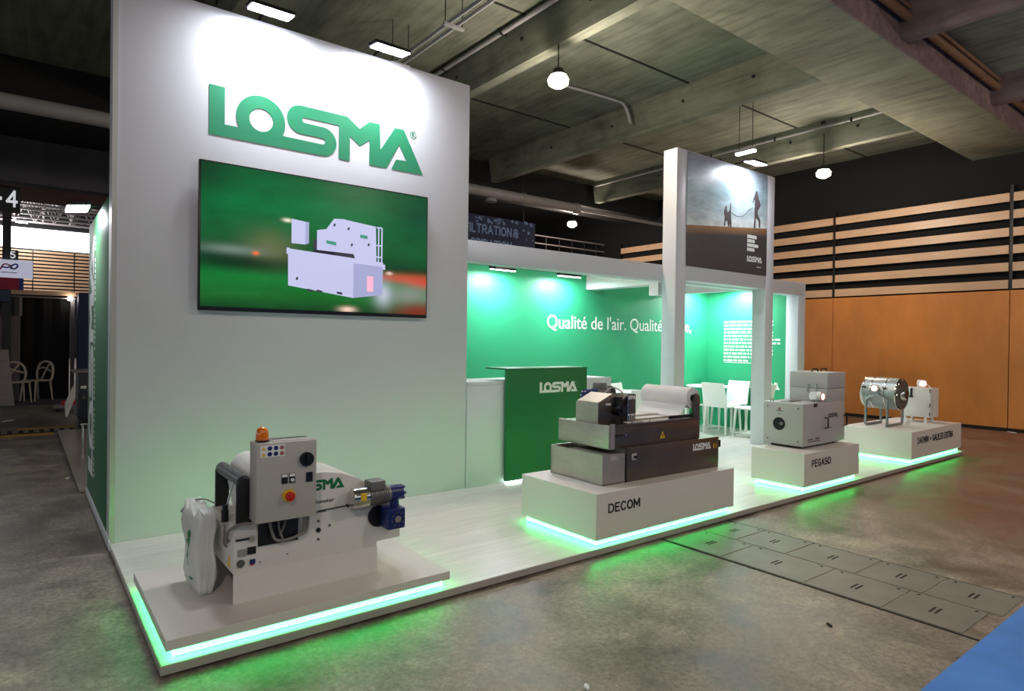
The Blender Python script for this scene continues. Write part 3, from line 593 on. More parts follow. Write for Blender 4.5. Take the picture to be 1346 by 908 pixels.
# ================================================================== paper band filter beside the tower
def band_filter():
    t = thing('band_filter_machine', 'white band filter machine with control box, amber beacon and blue gearbox', 'machine', (.36, .25, .157))
    prof = [(0, .148), (.788, .148), (.788, .175), (.935, .178), (.935, .37), (.83, .45), (.74, .515), (.66, .563), (.57, .598), (.47, .616), (.38, .618), (.24, .60), (.13, .40), (0, .40)]
    body = MB().prism(prof, 'y', 0, .48).build('body', M_MW, t, bevel=.004)
    B(0, .788, -.004, .004, 0, .150).build('skirt_panel', M_MW, t, bevel=.001, seg=1); B(0, .788, .474, .48, 0, .15).build('skirt_panel', M_MW, t); B(.782, .788, .0, .48, 0, .15).build('end_panel', M_MW, t)
    B(.10, .78, .06, .42, .0, .148).build('sump', M_SSD, t)
    B(.118, .325, -.006, .0, .272, .42).build('black_recess', M_BLK, body); B(.005, .11, -.008, .0, .33, .405).build('hinged_cover', M_MW, body, bevel=.002)
    B(.332, .375, -.006, .0, .30, .405).build('guide_plate', M_SS, body)
    B(.02, .062, -.007, -.003, .236, .272).build('rating_plate', M_SS, body); B(.066, .108, -.007, -.003, .24, .277).build('socket_plate', M_BLK, body)
    MB().cyl((.034, -.007, .20), (.034, -.003, .20), .02, n=18).build('pictogram_disc', M_SCREW, body); B(.078, .105, -.007, -.003, .188, .212).build('blue_sticker', M_BLUE, body); B(.084, .099, -.007, -.003, .182, .188).build('red_sticker', M_RED, body)
    B(.008, .072, -.01, -.006, .318, .326).build('slot', M_BLK, body); MB().cyl((.084, -.024, .322), (.084, -.005, .322), .014, n=16).build('knob', M_CHR, body)
    MB().cyl((.437, -.006, .302), (.437, 0, .302), .013, n=18).build('port', M_BLK, body)
    for x, z in ((.437, .252), (.437, .352), (.50, .318), (.13, .19), (.27, .205)): MB().cyl((x, -.006, z), (x, 0, z), .007 if z > .22 else .003, n=10).build('screw', M_SCREW, body)
    MB().tube([(.43, -.008, .408), (.60, -.008, .414)], .003, smooth=False).build('pointer_rod', M_BLK, body); MB().cyl((.60, -.016, .414), (.60, 0, .414), .008, n=10).build('rod_knob', M_BLK, body)
    logo(.058, mat('machine_logo_green', (20, 120, 70), .5), body, (.302, -.001, .518), FRONT)
    text('model_lettering', 'Monster', .022, M_BT, body, (.402, -.001, .448), FRONT, width=.125, bold=.0); text('model_lettering', 'DI LOSMA', .009, M_BT, body, (.415, -.001, .396), FRONT, width=.065)
    # roll end
    for y in (0.0, .44):
        MB().prism([(.015, .39), (.085, .39), (.085, .60), (.075, .625), (.05, .637), (.025, .625), (.015, .60)], 'y', y, y+.028).build('roll_bracket', M_BLKM, t, bevel=.003)
    MB().cyl((.05, .015, .61), (.05, .455, .61), .034, n=22).build('feed_roller', mat('dark_grey_roller', (84, 86, 92), .35), t)
    r = MB().cyl((.18, .04, .60), (.18, .44, .60), .095, n=32).build('paper_roll', M_PAPER, t); MB().ring((.18, .028, .60), (.18, .04, .60), .05, .03).build('core', M_GREY, r)
    MB().quad((.06, .05, .61), (.06, .43, .61), (.10, .43, .40), (.10, .05, .40)).build('paper_web', M_PAPER, t)
    MB().tube([(.03, .12, .60), (.0, .11, .5), (-.01, .1, .40)], .004).build('guide_wire', M_CHR, t)
    # control box
    b = B(.07, .375, -.135, -.012, .423, .823).build('control_box', M_GREY, t, bevel=.008)
    B(.12, .33, -.012, .0, .45, .60).build('box_mount', M_BLKM, b); B(.16, .36, -.12, -.02, .823, .826).build('roof_trim', M_GREY, b)
    for q in (-.05, -.025): B(.17, .35, q-.002, q+.002, .826, .828).build('roof_slot', M_BLK, b)
    be = MB().cyl((.115, -.07, .822), (.115, -.07, .832), .034, n=22).build('beacon_base', M_BLK, b); MB().lathe([(.031, .0), (.031, .025), (.029, .045), (.022, .058), (.01, .064), (.0, .066)], (.115, -.07, .832), n=22).build('beacon_lens', M_AMB, be)
    st = B(.088, .208, -.1365, -.134, .752, .812).build('warning_label', M_VW, b)
    for i in range(4):
        for j in range(2):
            x, z = .103+.030*i, .767+.029*j
            if i == 0: MB().prism([(x-.010, z-.008), (x+.010, z-.008), (x, z+.010)], 'y', -.138, -.136).build('warning_triangle', M_YEL, st)
            else: MB().cyl((x, -.138, z), (x, -.136, z), .011, n=14).build('safety_sign', M_BLUE if i < 3 else mat('prohibition_red_print', (170, 110, 104), .5), st)
    s = MB().cyl((.318, -.15, .725), (.318, -.134, .725), .036, n=24).build('main_switch', M_BLK, b); B(.311, .325, -.165, -.15, .70, .75).build('switch_handle', M_BLK, s, bevel=.003)
    for x in (.208, .246):
        k = B(x-.015, x+.015, -.138, -.134, .61, .66).build('button_plate', M_BLK, b); B(x-.013, x+.013, -.139, -.137, .643, .658).build('button_label', M_VW, k); MB().cyl((x, -.146, .626), (x, -.138, .626), .009, n=14).build('button', M_VW if x > .22 else M_BLKM, k)
    B(.318, .352, -.139, -.134, .605, .655).build('counter_display', M_BLK, b)
    e = MB().cyl((.228, -.15, .548), (.228, -.134, .548), .032, n=24).build('emergency_collar', M_YEL, b); MB().lathe([(.021, 0), (.024, .012), (.022, .024), (.01, .028)], (.228, -.150, .548), 'y', 22).build('emergency_button', M_RED, e)
    e.children[0].data.transform(Matrix.Translation((0, -.300, 0)) @ Matrix.Scale(-1, 4, (0, 1, 0)))
    # hoses and valve
    MB().tube([(.17, -.02, .42), (.175, -.03, .36), (.20, -.03, .30), (.26, -.03, .29), (.32, -.03, .302), (.36, -.03, .32), (.37, -.03, .38), (.37, -.02, .42)], .008).build('hose', M_HOSE, t)
    MB().tube([(.22, -.02, .42), (.215, -.03, .36), (.235, -.03, .30)], .006).build('hose', M_HOSE, t); MB().tube([(.26, -.02, .42), (.24, -.03, .36), (.22, -.03, .32)], .005).build('hose', M_HOSE, t)
    MB().tube([(.075, -.05, .41), (.02, -.04, .41), (-.02, .0, .38), (-.02, .05, .33), (-.015, .08, .30), (0, .1, .30)], .008).build('hose', M_HOSE, t)
    v = MB().cyl((-.018, .10, .40), (-.018, .10, .46), .018, n=14).build('air_valve', M_BLK, t); MB().cyl((-.018, .10, .375), (-.018, .10, .40), .013, n=14).build('valve_bowl', M_CHR, v); MB().cyl((-.018, .10, .46), (-.018, .10, .485), .013, n=14).build('valve_cap', M_BLKM, v)
    MB().tube([(-.018, .10, .378), (-.02, .10, .33), (-.016, .12, .28), (0, .13, .26)], .006).build('hose', M_HOSE, t)
    MB().prism([(.05, .17), (.10, .17), (.075, .23)], 'x', -.003, 0).build('warning_triangle', M_YEL, body)
    # motor and gear
    m = MB().lathe([(.05, 0), (.056, .008), (.057, .09), (.05, .095)], (.60, -.062, .462), 'x', 26).build('fan_cover', M_CHR, t)
    B(.632, .666, -.122, -.110, .455, .495).build('motor_label', M_YEL, m, bevel=.001, seg=1)
    MB().cyl((.695, -.062, .462), (.825, -.062, .462), .048, n=24).build('motor_body', M_MOT, t)
    for k in range(9): MB().ring((.70+.013*k, -.062, .462), (.705+.013*k, -.062, .462), .053, .046, 22).build('cooling_fin', M_MOT, t)
    B(.695, .785, -.11, -.02, .50, .552).build('terminal_box', M_MOT, t, bevel=.005)
    g = MB().cyl((.825, -.062, .462), (.905, -.062, .462), .044, n=22).build('upper_gear_housing', M_BLUE, t)
    for k in range(6): a = PI*k/3; MB().cyl((.905, -.062+.036*math.cos(a), .462+.036*math.sin(a)), (.918, -.062+.036*math.cos(a), .462+.036*math.sin(a)), .009, n=8).build('housing_bolt', M_BLUE, g)
    MB().cyl((.865, -.062, .37), (.865, -.062, .45), .026, n=16).build('gear_neck', M_BLUE, t)
    g = B(.795, .905, -.125, -.015, .265, .385).build('worm_gearbox', M_BLUE, t, bevel=.01)
    MB().ring((.852, -.132, .325), (.852, -.124, .325), .046, .026).build('bearing_cover', M_BLUE, g); MB().cyl((.852, -.135, .325), (.852, -.125, .325), .020, n=18).build('shaft', M_CHR, g)
    for k in range(8): a = PI*k/4+.2; MB().cyl((.852+.038*math.cos(a), -.136, .325+.038*math.sin(a)), (.852+.038*math.cos(a), -.13, .325+.038*math.sin(a)), .006, n=8).build('cover_bolt', M_SCREW, g)
    MB().cyl((.79, -.012, .325), (.79, .002, .325), .062, n=22).build('flange', M_BLK, t)
    return t
band_filter()
def sack():
    bm = bmesh.new(); bmesh.ops.create_cube(bm, size=1); bmesh.ops.subdivide_edges(bm, edges=bm.edges[:], cuts=9, use_grid_fill=True)
    random.seed(5)
    for v in bm.verts:
        x, y, z = v.co; e = (1-(2*abs(y))**4*.35)*(1-(2*abs(z))**6*.3)
        v.co = (x*.12*e+.008*math.sin(9*z+5*y), -.2+(y+.5)*.40*(.55+.45*(z+.5)**.6)+.006*math.sin(13*z), z*.41)
        if z > .42: v.co.z += .03*math.sin(17*y+2)+.012*random.random()
        v.co += Vector((random.uniform(-.004, .004), random.uniform(-.004, .004), 0))
    me = bpy.data.meshes.new('sack'); bm.to_mesh(me); bm.free(); me.polygons.foreach_set('use_smooth', [True]*len(me.polygons))
    t = thing('plastic_sack', 'white plastic sack with green print leaning on the filter machine', 'sack', (.28, .655, .157))
    link('bag', me, M_BAG, t, loc=(0, 0, .206))
    M_GP = mat('green_sack_print', (70, 140, 90), .6)
    MB().tube([(-.058, -.03, .25), (-.060, -.06, .27), (-.060, -.08, .23), (-.060, -.05, .18), (-.058, -.07, .14), (-.056, -.03, .13)], .008, n=6).build('green_print', M_GP, t)
    MB().tube([(-.056, -.03, .29), (-.058, -.06, .31), (-.058, -.05, .28)], .007, n=6).build('green_print', M_GP, t)
    B(-.060, -.05, -.12, -.06, .07, .075).build('green_print', M_GP, t)
    MB().tube([(-.07, .10, .38), (-.02, .14, .42), (.04, .08, .44), (.08, -.02, .43)], .004, n=6).build('drawstring', M_HOSE, t)
sack()

# ================================================================== steel machine on the DECOM plinth
def steel_machine():
    t = thing('steel_filter_machine', 'brushed steel filter machine with a white paper roll on top', 'machine', (2.915, .165, .437), math.radians(-1.6))
    s = MB()                                    # open collecting box
    s.box(0, .235, 0, .012, 0, .228).box(0, .012, .012, .60, 0, .228).box(.223, .235, .012, .60, 0, .228).box(0, .235, .588, .60, 0, .228).box(0, .235, 0, .60, 0, .012)
    c = s.build('collecting_box', M_SS, t); B(.015, .22, .015, .42, .20, .226).build('box_cover', M_SS, c); B(.08, .145, -.003, 0, .185, .212).build('rating_plate', M_GREY, c)
    c = B(.245, 1.395, 0, .60, 0, .262).build('tank', M_SSD, t, bevel=.004); B(.245, .255, -.004, .0, 0, .262).build('tank_seam', M_BLKM, c)
    logo(.058, M_VW, c, (1.045, -.001, .168), FRONT, sx=.85); B(1.32, 1.36, -.003, 0, .168, .205).build('yellow_label', M_YEL, c); B(1.333, 1.347, -.004, -.002, .168, .205).build('label_mark', M_BLK, c)
    k = B(.305, .355, -.012, 0, .165, .215).build('switch_plate', M_GREY, c, bevel=.002); MB().cyl((.33, -.03, .19), (.33, -.012, .19), .012, n=14).build('rotary_switch', M_BLK, k)
    B(1.395, 1.45, .02, .08, .165, .225).build('outlet_bracket', M_BLKM, c)
    u = B(.10, 1.17, .03, .60, .262, .432).build('conveyor_tank', M_SSD, t, bevel=.004)
    B(.085, .10, .025, .605, .262, .44).build('end_plate', M_SS, u, bevel=.002); B(.10, 1.17, .022, .034, .425, .44).build('rim', M_SSD, u); B(.10, .145, .02, .03, .262, .45).build('corner_strap', M_SS, u)
    B(.16, .23, .015, .03, .355, .364).build('slot', M_BLK, u); MB().cyl((.255, .012, .362), (.255, .03, .362), .007, n=10).build('latch_pin', M_CHR, u)
    MB().prism([(.665, .30), (.725, .30), (.695, .355)], 'y', .026, .03).build('warning_triangle', M_YEL, u); B(.692, .698, .024, .027, .312, .338).build('triangle_mark', M_BLK, u)
    for x in (.35, .55, .78, .98): MB().cyl((x, .04, .44), (x, .04, .455), .005, n=8).build('bolt', M_CHR, u)
    B(.50, 1.12, .06, .57, .432, .446).build('belt', M_PAPER, t); B(.42, 1.10, .10, .115, .446, .462).build('belt_guide', M_SS, t); B(.42, 1.10, .30, .315, .446, .462).build('belt_guide', M_SS, t)
    # drive housing
    h = MB().prism([(.12, .432), (.37, .432), (.37, .60), (.27, .655), (.12, .59)], 'y', .18, .42).build('drive_housing', M_SSD, t, bevel=.003)
    B(.112, .12, .175, .425, .432, .592).build('housing_end_plate', M_SS, h); MB().prism([(.12, .592), (.27, .657), (.27, .664), (.12, .60)], 'y', .18, .42).build('housing_lid', M_SS, h)
    B(.20, .25, .172, .18, .575, .59).build('data_plate', M_VW, h)
    k = MB().cyl((.31, .10, .535), (.31, .18, .535), .045, n=20).build('hand_wheel', M_BLK, t); B(.295, .325, .12, .18, .56, .64).build('wheel_guard', M_BLKM, k); MB().cyl((.31, .085, .535), (.31, .10, .535), .018, n=12).build('hub', M_BLKM, k)
    p = B(.372, .38, .11, .38, .42, .66).build('side_plate', M_CHR, t); j = B(.38, .51, .15, .30, .445, .655).build('junction_box', mat('dark_grey_box', (74, 72, 72), .45), t, bevel=.004)
    logo(.03, M_VW, j, (.388, .148, .615), FRONT, sx=.8); q = B(.395, .50, .147, .15, .452, .497).build('instruction_plate', M_VW, j)
    for i in range(5): B(.40+.02*i, .412+.02*i, .1455, .147, .456, .485 if i % 2 else .492).build('plate_print', M_BLK, q)
    B(.35, .52, .09, .13, .434, .444).build('white_tray', M_VW, t)
    # motor behind the housing
    MB().cyl((.37, .48, .64), (.50, .48, .64), .055, n=22).build('motor_body', M_MOT, t); MB().lathe([(.05, 0), (.058, .01), (.058, .06), (.05, .065)], (.50, .48, .64), 'x', 22).build('fan_cover', M_BLKM, t)
    B(.38, .47, .44, .52, .68, .73).build('terminal_box', M_MOT, t, bevel=.006); g = MB().cyl((.25, .48, .63), (.37, .48, .63), .05, n=20).build('gear_housing', M_BLUE, t); B(.27, .36, .44, .54, .56, .65).build('worm_gearbox', M_BLUE, t, bevel=.008)
    for a in range(6): MB().cyl((.242, .48+.036*math.cos(a), .63+.036*math.sin(a)), (.252, .48+.036*math.cos(a), .63+.036*math.sin(a)), .006, n=8).build('housing_bolt', M_VW, g)
    MB().tube([(.30, .30, .655), (.36, .28, .70), (.40, .24, .69), (.43, .22, .66)], .006).build('cable', M_GREY, t)
    # paper roll on posts
    for y in (.035, .575):
        MB().prism([(1.08, .43), (1.16, .43), (1.16, .60), (1.15, .63), (1.12, .645), (1.09, .63), (1.08, .60)], 'y', y-.012, y+.012).build('roll_post', M_SSD, t, bevel=.003)
    m = MB(); m.cyl((1.10, .055, .605), (1.10, .56, .605), .088, n=40); r = m.build('paper_roll', M_PAPER, t)
    for a, b in ((.088, .079), (.070, .064), (.055, .045)): MB().ring((1.10, .050, .605), (1.10, .055, .605), a, b, 36).build('roll_winding', M_PAPER, r)
    MB().cyl((1.10, .03, .605), (1.10, .058, .605), .03, n=16).build('core', M_BLK, r)
    MB().prism([(1.03, .548), (1.034, .548), (1.0, .50), (.945, .452), (.94, .452), (.996, .50)], 'y', .07, .55).build('paper_web', M_PAPER, t)
    B(.80, 1.15, .05, .06, .446, .47).build('side_guide', M_BLKM, t); MB().prism([(.52, .44), (.60, .44), (.56, .54)], 'y', .50, .52).build('rear_bracket', M_BLKM, t)
steel_machine()

# ================================================================== grey box machine
def box_machine():
    t = thing('air_filter_unit', 'pale grey box machine with stacked rear housing and black handles', 'machine', (5.80, .156, .436))
    b = B(0, .90, 0, .435, .026, .464).build('lower_housing', M_PEG, t, bevel=.005); B(.09, .80, .06, .40, 0, .026).build('base_frame', M_BLKM, t)
    u = B(.50, .90, 0, .42, .464, .60).build('rear_housing', M_PEG, t, bevel=.004); l = B(.50, .90, 0, .42, .604, .774).build('lid', M_PEG, t, bevel=.004); B(.505, .895, .005, .415, .60, .604).build('lid_gasket', M_BLK, t)
    h = MB().ring((-.004, .256, .24), (.0, .256, .24), .082, .068).build('inlet_collar', M_PEG, b); MB().cyl((-.0035, .256, .24), (-.0005, .256, .24), .069, n=28).build('inlet_opening', M_BLK, h); MB().cyl((-.02, .225, .245), (-.003, .225, .245), .018, n=16).build('inlet_nozzle', M_MOT, h)
    for y in (.05, .385):
        for z in (.075, .415): MB().cyl((-.004, y, z), (0, y, z), .009, n=10).build('screw', M_SCREW, b)
    MB().prism([(.235, .385), (.275, .385), (.255, .42)], 'x', -.002, 0).build('warning_triangle', mat('brownish_print', (140, 100, 84), .5), b); B(-.002, 0, .215, .29, .372, .378).build('print_line', M_SCREW, b); MB().cyl((-.002, .256, .345), (0, .256, .345), .006, n=8).build('screw', M_SCREW, b)
    def handle(p, m): MB().tube(p, .0075, n=8, smooth=False).build('handle', M_BLK, m)
    for x in (.455, .875): handle([(x, 0, .30), (x, -.035, .295), (x, -.035, .195), (x, 0, .19)], b)
    for x in (.56, .76): handle([(x, .20, .774), (x+.005, .20, .805), (x+.12, .20, .805), (x+.125, .20, .774)], l)
    logo(.045, mat('dark_grey_print', (70, 66, 66), .6), b, (.52, -.001, .295), FRONT); B(.47, .60, -.002, 0, .185, .191).build('print_line', M_BT, b); B(.10, .37, -.002, 0, .065, .071).build('print_line', M_BT, b); B(.10, .20, -.002, 0, .085, .096).build('print_line', M_SCREW, b); B(.26, .34, -.002, 0, .084, .10).build('print_line', M_SCREW, b)
    B(.215, .275, -.008, .0, .425, .458).build('catch', M_BLK, b)
    for y in (.11, .20): k = B(.488, .50, y, y+.02, .56, .65).build('clasp', M_CHR, u)
    MB().ring((.03, .36, .475), (.036, .36, .475), .02, .012, 14).build('lifting_eye', M_SCREW, b); MB().ring((.33, .07, .475), (.336, .07, .475), .02, .012, 14).build('lifting_eye', M_SCREW, b)
    for x in (.1, .24): B(x, x+.10, .2, .3, .464, .470).build('top_bracket', M_SCREW, b)
    k = MB().cyl((.36, .09, .525), (.45, .06, .525), .048, n=22).build('indicator_lamp', M_VW, t); MB().cyl((.40, .028, .525), (.395, .018, .525), .04, n=20).build('lamp_lens', emat('pink_indicator', (255, 176, 170), 2.2), k)
    MB().cyl((.395, .0, .525), (.398, .075, .525), .045, n=22).build('lamp_housing', M_VW, k); MB().ring((.3945, -.006, .525), (.395, .002, .525), .048, .034, 22).build('lamp_rim', M_GREY, k); MB().cyl((.3945, -.004, .525), (.395, .0, .525), .034, n=20).build('lamp_lens', MATS['pink_indicator'], k)
    B(.38, .42, .04, .09, .464, .49).build('lamp_foot', M_GREY, k)
box_machine()

# ================================================================== drum fan
def drum_fan():
    t = thing('drum_collector', 'shiny metal drum machine on a bent tube stand', 'machine', (8.63, .52, .45)); zc = .425
    d = MB().cyl((0, -.20, zc), (0, .21, zc), .208, n=44).build('drum', M_GALV, t)
    for y in (-.205, -.07, .10, .20): MB().ring((0, y, zc), (0, y+.012, zc), .212, .19, 44).build('drum_band', M_CHR, d)
    e = MB().cyl((0, -.215, zc), (0, -.20, zc), .20, n=44).build('end_plate', M_SSD, t)
    for r in (.185, .145, .105): MB().ring((0, -.222, zc), (0, -.214, zc), r, r-.014, 36).build('grille_ring', M_MOT, e)
    MB().lathe([(.085, 0), (.08, -.03), (.062, -.05)], (0, -.215, zc), 'y', 28).build('inlet_cone', M_CHR, e); MB().cyl((0, -.268, zc), (0, -.262, zc), .06, n=24).build('inlet_opening', M_BLK, e)
    for k in range(8): a = PI*k/4; MB().cyl((.19*math.cos(a), -.225, zc+.19*math.sin(a)), (.19*math.cos(a), -.215, zc+.19*math.sin(a)), .007, n=8).build('bolt', M_CHR, e)
    for s in (-1, 1):
        x = s*.235; MB().tube([(s*.17, -.115, .015), (x, -.12, .02), (x, -.125, .05), (x, -.125, .30), (x, -.10, .36), (x, -.04, .395), (x, .0, .40), (x, .04, .395), (x, .11, .36), (x, .135, .30), (x, .14, .05), (x, .135, .02), (s*.17, .13, .015)], .016, n=10).build('stand_arch', M_GALV, t)
        MB().cyl((s*.195, 0, zc-.02), (s*.255, 0, zc-.02), .03, n=16).build('pivot', M_GALV, t)
    for y in (-.115, .13): MB().cyl((-.2, y, .016), (.2, y, .016), .016, n=10).build('foot_bar', M_GALV, t)
    l = MB().cyl((-.19, .03, zc+.07), (-.25, .03, zc+.07), .042, n=20).build('indicator_lamp', M_VW, t); MB().cyl((-.25, .03, zc+.07), (-.262, .03, zc+.07), .032, n=18).build('lamp_lens', MATS['pink_indicator'], l)
    for y in (-.10, .15): B(-.222, -.20, y, y+.05, zc+.075, zc+.09).build('latch', M_BLK, d)
    B(-.10, -.02, -.17, -.10, zc+.178, zc+.198).build('rating_plate', M_VW, d); MB().cyl((0, .03, zc+.20), (0, .03, zc+.235), .006, n=8).build('lifting_pin', M_CHR, d)
    MB().tube([(-.17, .215, zc+.12), (-.205, .222, zc), (-.20, .22, zc-.08), (-.15, .215, zc-.15)], .006, n=6).build('cable', M_VW, t)
drum_fan()
def white_unit():
    t = thing('white_filter_box', 'small white box unit with lamp on top behind the metal drum', 'machine', (9.36, .40, .45))
    b = B(0, .30, -.17, .20, .075, .475).build('housing', M_MW, t, bevel=.005)
    for x in (.03, .27):
        for y in (-.10, .15): MB().cyl((x, y, 0), (x, y, .075), .018, n=12).build('foot', M_VW, t)
    k = B(-.01, 0, .055, .08, .36, .47).build('clasp', M_BLK, b); B(-.014, -.008, .045, .09, .34, .37).build('clasp_tongue', M_BLKM, k); B(-.005, 0, .11, .125, .35, .365).build('clasp', M_BLK, b)
    for z in (.1, .22, .42): B(-.004, .0, -.168, -.155, z, z+.05).build('hinge', M_SCREW, b)
    l = MB().cyl((.12, .03, .535), (.12, -.06, .535), .05, n=22).build('indicator_lamp', M_VW, t); MB().cyl((.07, -.04, .535), (.12, -.04, .535), .038, n=18).build('lamp_lens', MATS['pink_indicator'], l); B(.10, .14, -.04, .02, .475, .49).build('lamp_foot', M_GREY, l)
    MB().tube([(.12, -.06, .53), (.05, -.14, .50), (.0, -.185, .44), (.01, -.19, .3), (.0, -.185, .1)], .006, n=6).build('cable', M_GREY, t)
white_unit()
tag(MB().prism([(0, 0), (.16, 0), (.12, .05), (.05, .07)], 'y', 0, .05).build('folded_leaflet', M_PAPER, loc=(8.98, .40, .451)), 'folded white leaflet lying under the metal drum', 'leaflet')

# ================================================================== furniture in the meeting room
def chair():
    t = thing('meeting_chair', '', 'chair', (0, 0, PZ))
    seat = MB().prism([(-.21, -.20), (.21, -.20), (.215, .20), (.18, .225), (-.18, .225), (-.215, .20)], 'z', .425, .45).build('seat', M_CHAIR, t, bevel=.008)
    n = 8; m = MB(); idx = []
    for j in range(6):
        for i in range(n+1):
            u = i/n*2-1; z = .44+.38*j/5; w = .215-.01*j/5; y = -.205-.075*(j/5)**1.3+.03*u*u*-1+.03
            idx.append(len(m.v)); m.v.append((u*w, y-.011, z)); m.v.append((u*w, y+.011, z))
    st = 2
    def V(j, i, s): return (j*(n+1)+i)*st+s
    for j in range(5):
        for i in range(n):
            m.f.append((V(j, i, 0), V(j, i+1, 0), V(j+1, i+1, 0), V(j+1, i, 0))); m.f.append((V(j, i, 1), V(j+1, i, 1), V(j+1, i+1, 1), V(j, i+1, 1)))
    for i in range(n): m.f.append((V(5, i, 0), V(5, i+1, 0), V(5, i+1, 1), V(5, i, 1))); m.f.append((V(0, i, 0), V(0, i, 1), V(0, i+1, 1), V(0, i+1, 0)))
    for j in range(5):
        for i in (0, n): m.f.append((V(j, i, 0), V(j+1, i, 0), V(j+1, i, 1), V(j, i, 1)))
    m.build('backrest', M_CHAIR, t)
    for sx in (-1, 1):
        for sy in (-1, 1): MB().cyl((sx*.205, sy*.215, 0), (sx*.185, sy*.185, .43), .014, .022, n=10).build('leg', M_CHAIR, t)
    return t
CG = 'white meeting chairs'
c0 = chair(); c0.location = (8.56, 2.95, PZ); c0.rotation_euler = (0, 0, -PI/2); tag(c0, 'white chair with its back to the stand front, left of the right portal leg', 'chair', CG)
for x, y, a, l in ((8.97, 3.10, PI/2-.05, 'white chair facing forward in front of the green end wall'), (8.64, 2.46, .1, 'white chair half hidden behind the right portal leg'), (8.28, 3.44, -PI/2-.2, 'white chair seen just right of the paper roll'), (6.85, 3.42, PI+.2, 'white chair against the green wall behind the steel machine motor'), (6.15, 2.72, -.3, 'white chair with tilted back just left of the paper roll')):
    copy_tree(c0, (x, y, PZ), a, l, CG)
def table(label, x, y):
    t = thing('meeting_table', label, 'table', (x, y, PZ), 0, 'round meeting tables')
    MB().lathe([(.01, .715), (.35, .718), (.36, .728), (.35, .74), (.01, .742)], (0, 0, 0), n=40).build('table_top', M_CHAIR, t)
    MB().cyl((0, 0, .03), (0, 0, .72), .03, n=16).build('column', M_CHAIR, t); MB().lathe([(.22, 0), (.22, .012), (.05, .03), (.03, .05)], (0, 0, 0), n=32).build('base', M_CHAIR, t)
table('round white table among the chairs near the room corner', 8.74, 3.36); table('round white table behind the steel machine', 6.55, 3.1)

# ================================================================== blue carpet, scraps
tag(B(-3, 12, -9, -2.05, 0, .008).build('aisle_carpet', M_CARP), 'blue carpet edge at the lower right', 'carpet')
def scrap(label, x, y, s, m, sx=1.):
    random.seed(int(x*100)); me = MB(); pts = [(s*sx*math.cos(a)*random.uniform(.6, 1.1), s*math.sin(a)*random.uniform(.4, .8)) for a in [k*PI/4 for k in range(8)]]
    tag(me.prism(pts, 'z', 0, .008).build('floor_scrap', m, loc=(x, y, .0005), rot=(0, 0, 1.0)), label, 'litter')
scrap('small white scrap of paper on the floor at the bottom edge', 1.464, -1.16, .015, M_PAPER, 1.8)
scrap('small dark scrap on the concrete before the floor plates', 2.948, -1.495, .012, M_GROOVE, 2.6)
scrap('crumpled white paper at the foot of the orange wall', 13.38, .33, .06, M_PAPER, 1.5)
scrap('white paper scraps on the far left floor', -.66, 11.0, .09, M_PAPER, 1.8)
scrap('tiny pale scrap on the floor left of the stand', -.1, 5.0, .03, M_PAPER, 1.2)

# ================================================================== neighbouring stand beyond the green side wall
t = thing('curtain_booth', 'black curtained booth behind the stand on the far left', 'booth', (0, 0, 0))
for k in range(10): MB().prism([(-2.9+.33*k, 15.3), (-2.74+.33*k, 15.24), (-2.57+.33*k, 15.3), (-2.57+.33*k, 15.33), (-2.9+.33*k, 15.33)], 'z', 0, 2.4).build('curtain', M_CLOTHB, t)
B(.42, .50, 15.2, 15.3, 0, 2.55).build('post', M_TRUSS, t); B(-.72, .52, 15.15, 15.25, 2.44, 2.53).build('top_rail', M_SLAT, t); B(-.72, .52, 15.16, 15.24, 2.36, 2.39).build('top_rail', M_TRUSS, t)
B(-1.6, -.52, 15.0, 15.1, 0, 1.93).build('side_panel', mat('mauve_grey_panel', (112, 100, 104), .8), t); B(-1.6, -.52, 14.98, 15.06, 1.93, 2.36).build('fascia', M_BLK, t); B(-.54, -.49, 14.96, 15.08, 1.93, 2.36).build('fascia_end', M_TRUSS, t)
B(.54, 1.6, 14.6, 15.2, 0, 2.5).build('blue_panel', mat('deep_blue_panel', (22, 34, 92), .6), t)
MB().lathe([(.01, .05), (.05, .02), (.05, -.04), (.01, -.06)], (.40, 15.1, 2.38), n=14).build('spot_lamp', emat('spot_globe', (255, 246, 230), 12), t)
B(-1.6, .5, 13.6, 15.3, 0, .02).build('carpet', mat('grey_booth_carpet', (92, 92, 104), .95), t)
t = thing('booth_counter', 'pale grey counter panel at the left picture edge', 'counter', (0, 13.75, 0))
MB().prism([(-1.6, 0), (-.605, 0), (-.715, 1.19), (-1.6, 1.19)], 'y', 0, .25).build('body', mat('pale_grey_panel', (158, 152, 158), .6), t, bevel=.004)
for z in (.25, .62, .95): B(-1.6, -.70, -.003, 0, z, z+.01).build('panel_joint', M_TRUSS, t)
def loop_chair(x, y, a, label):
    t = thing('loop_back_chair', label, 'chair', (x, y, .02), a, 'loop backed chairs')
    m = mat('cream_plastic', (206, 196, 180), .5)
    MB().prism([(-.2, -.2), (.2, -.2), (.22, .2), (-.22, .2)], 'z', .44, .47).build('seat', m, t, bevel=.008)
    MB().tube([(-.2, .18, .46), (-.23, .2, .65), (-.16, .22, .83), (0, .23, .88), (.16, .22, .83), (.23, .2, .65), (.2, .18, .46)], .025, n=8).build('back_loop', m, t)
    MB().tube([(-.2, .21, .70), (-.08, .225, .74), (.08, .225, .68), (.2, .21, .64)], .02, n=8).build('back_rail', m, t); MB().tube([(-.1, .20, .47), (-.05, .22, .6), (.05, .22, .75), (.12, .22, .84)], .018, n=8).build('back_rail', m, t)
    for sx in (-1, 1):
        for sy in (-1, 1): MB().cyl((sx*.21, sy*.21, 0), (sx*.18, sy*.17, .45), .014, .02, n=8).build('leg', m, t)
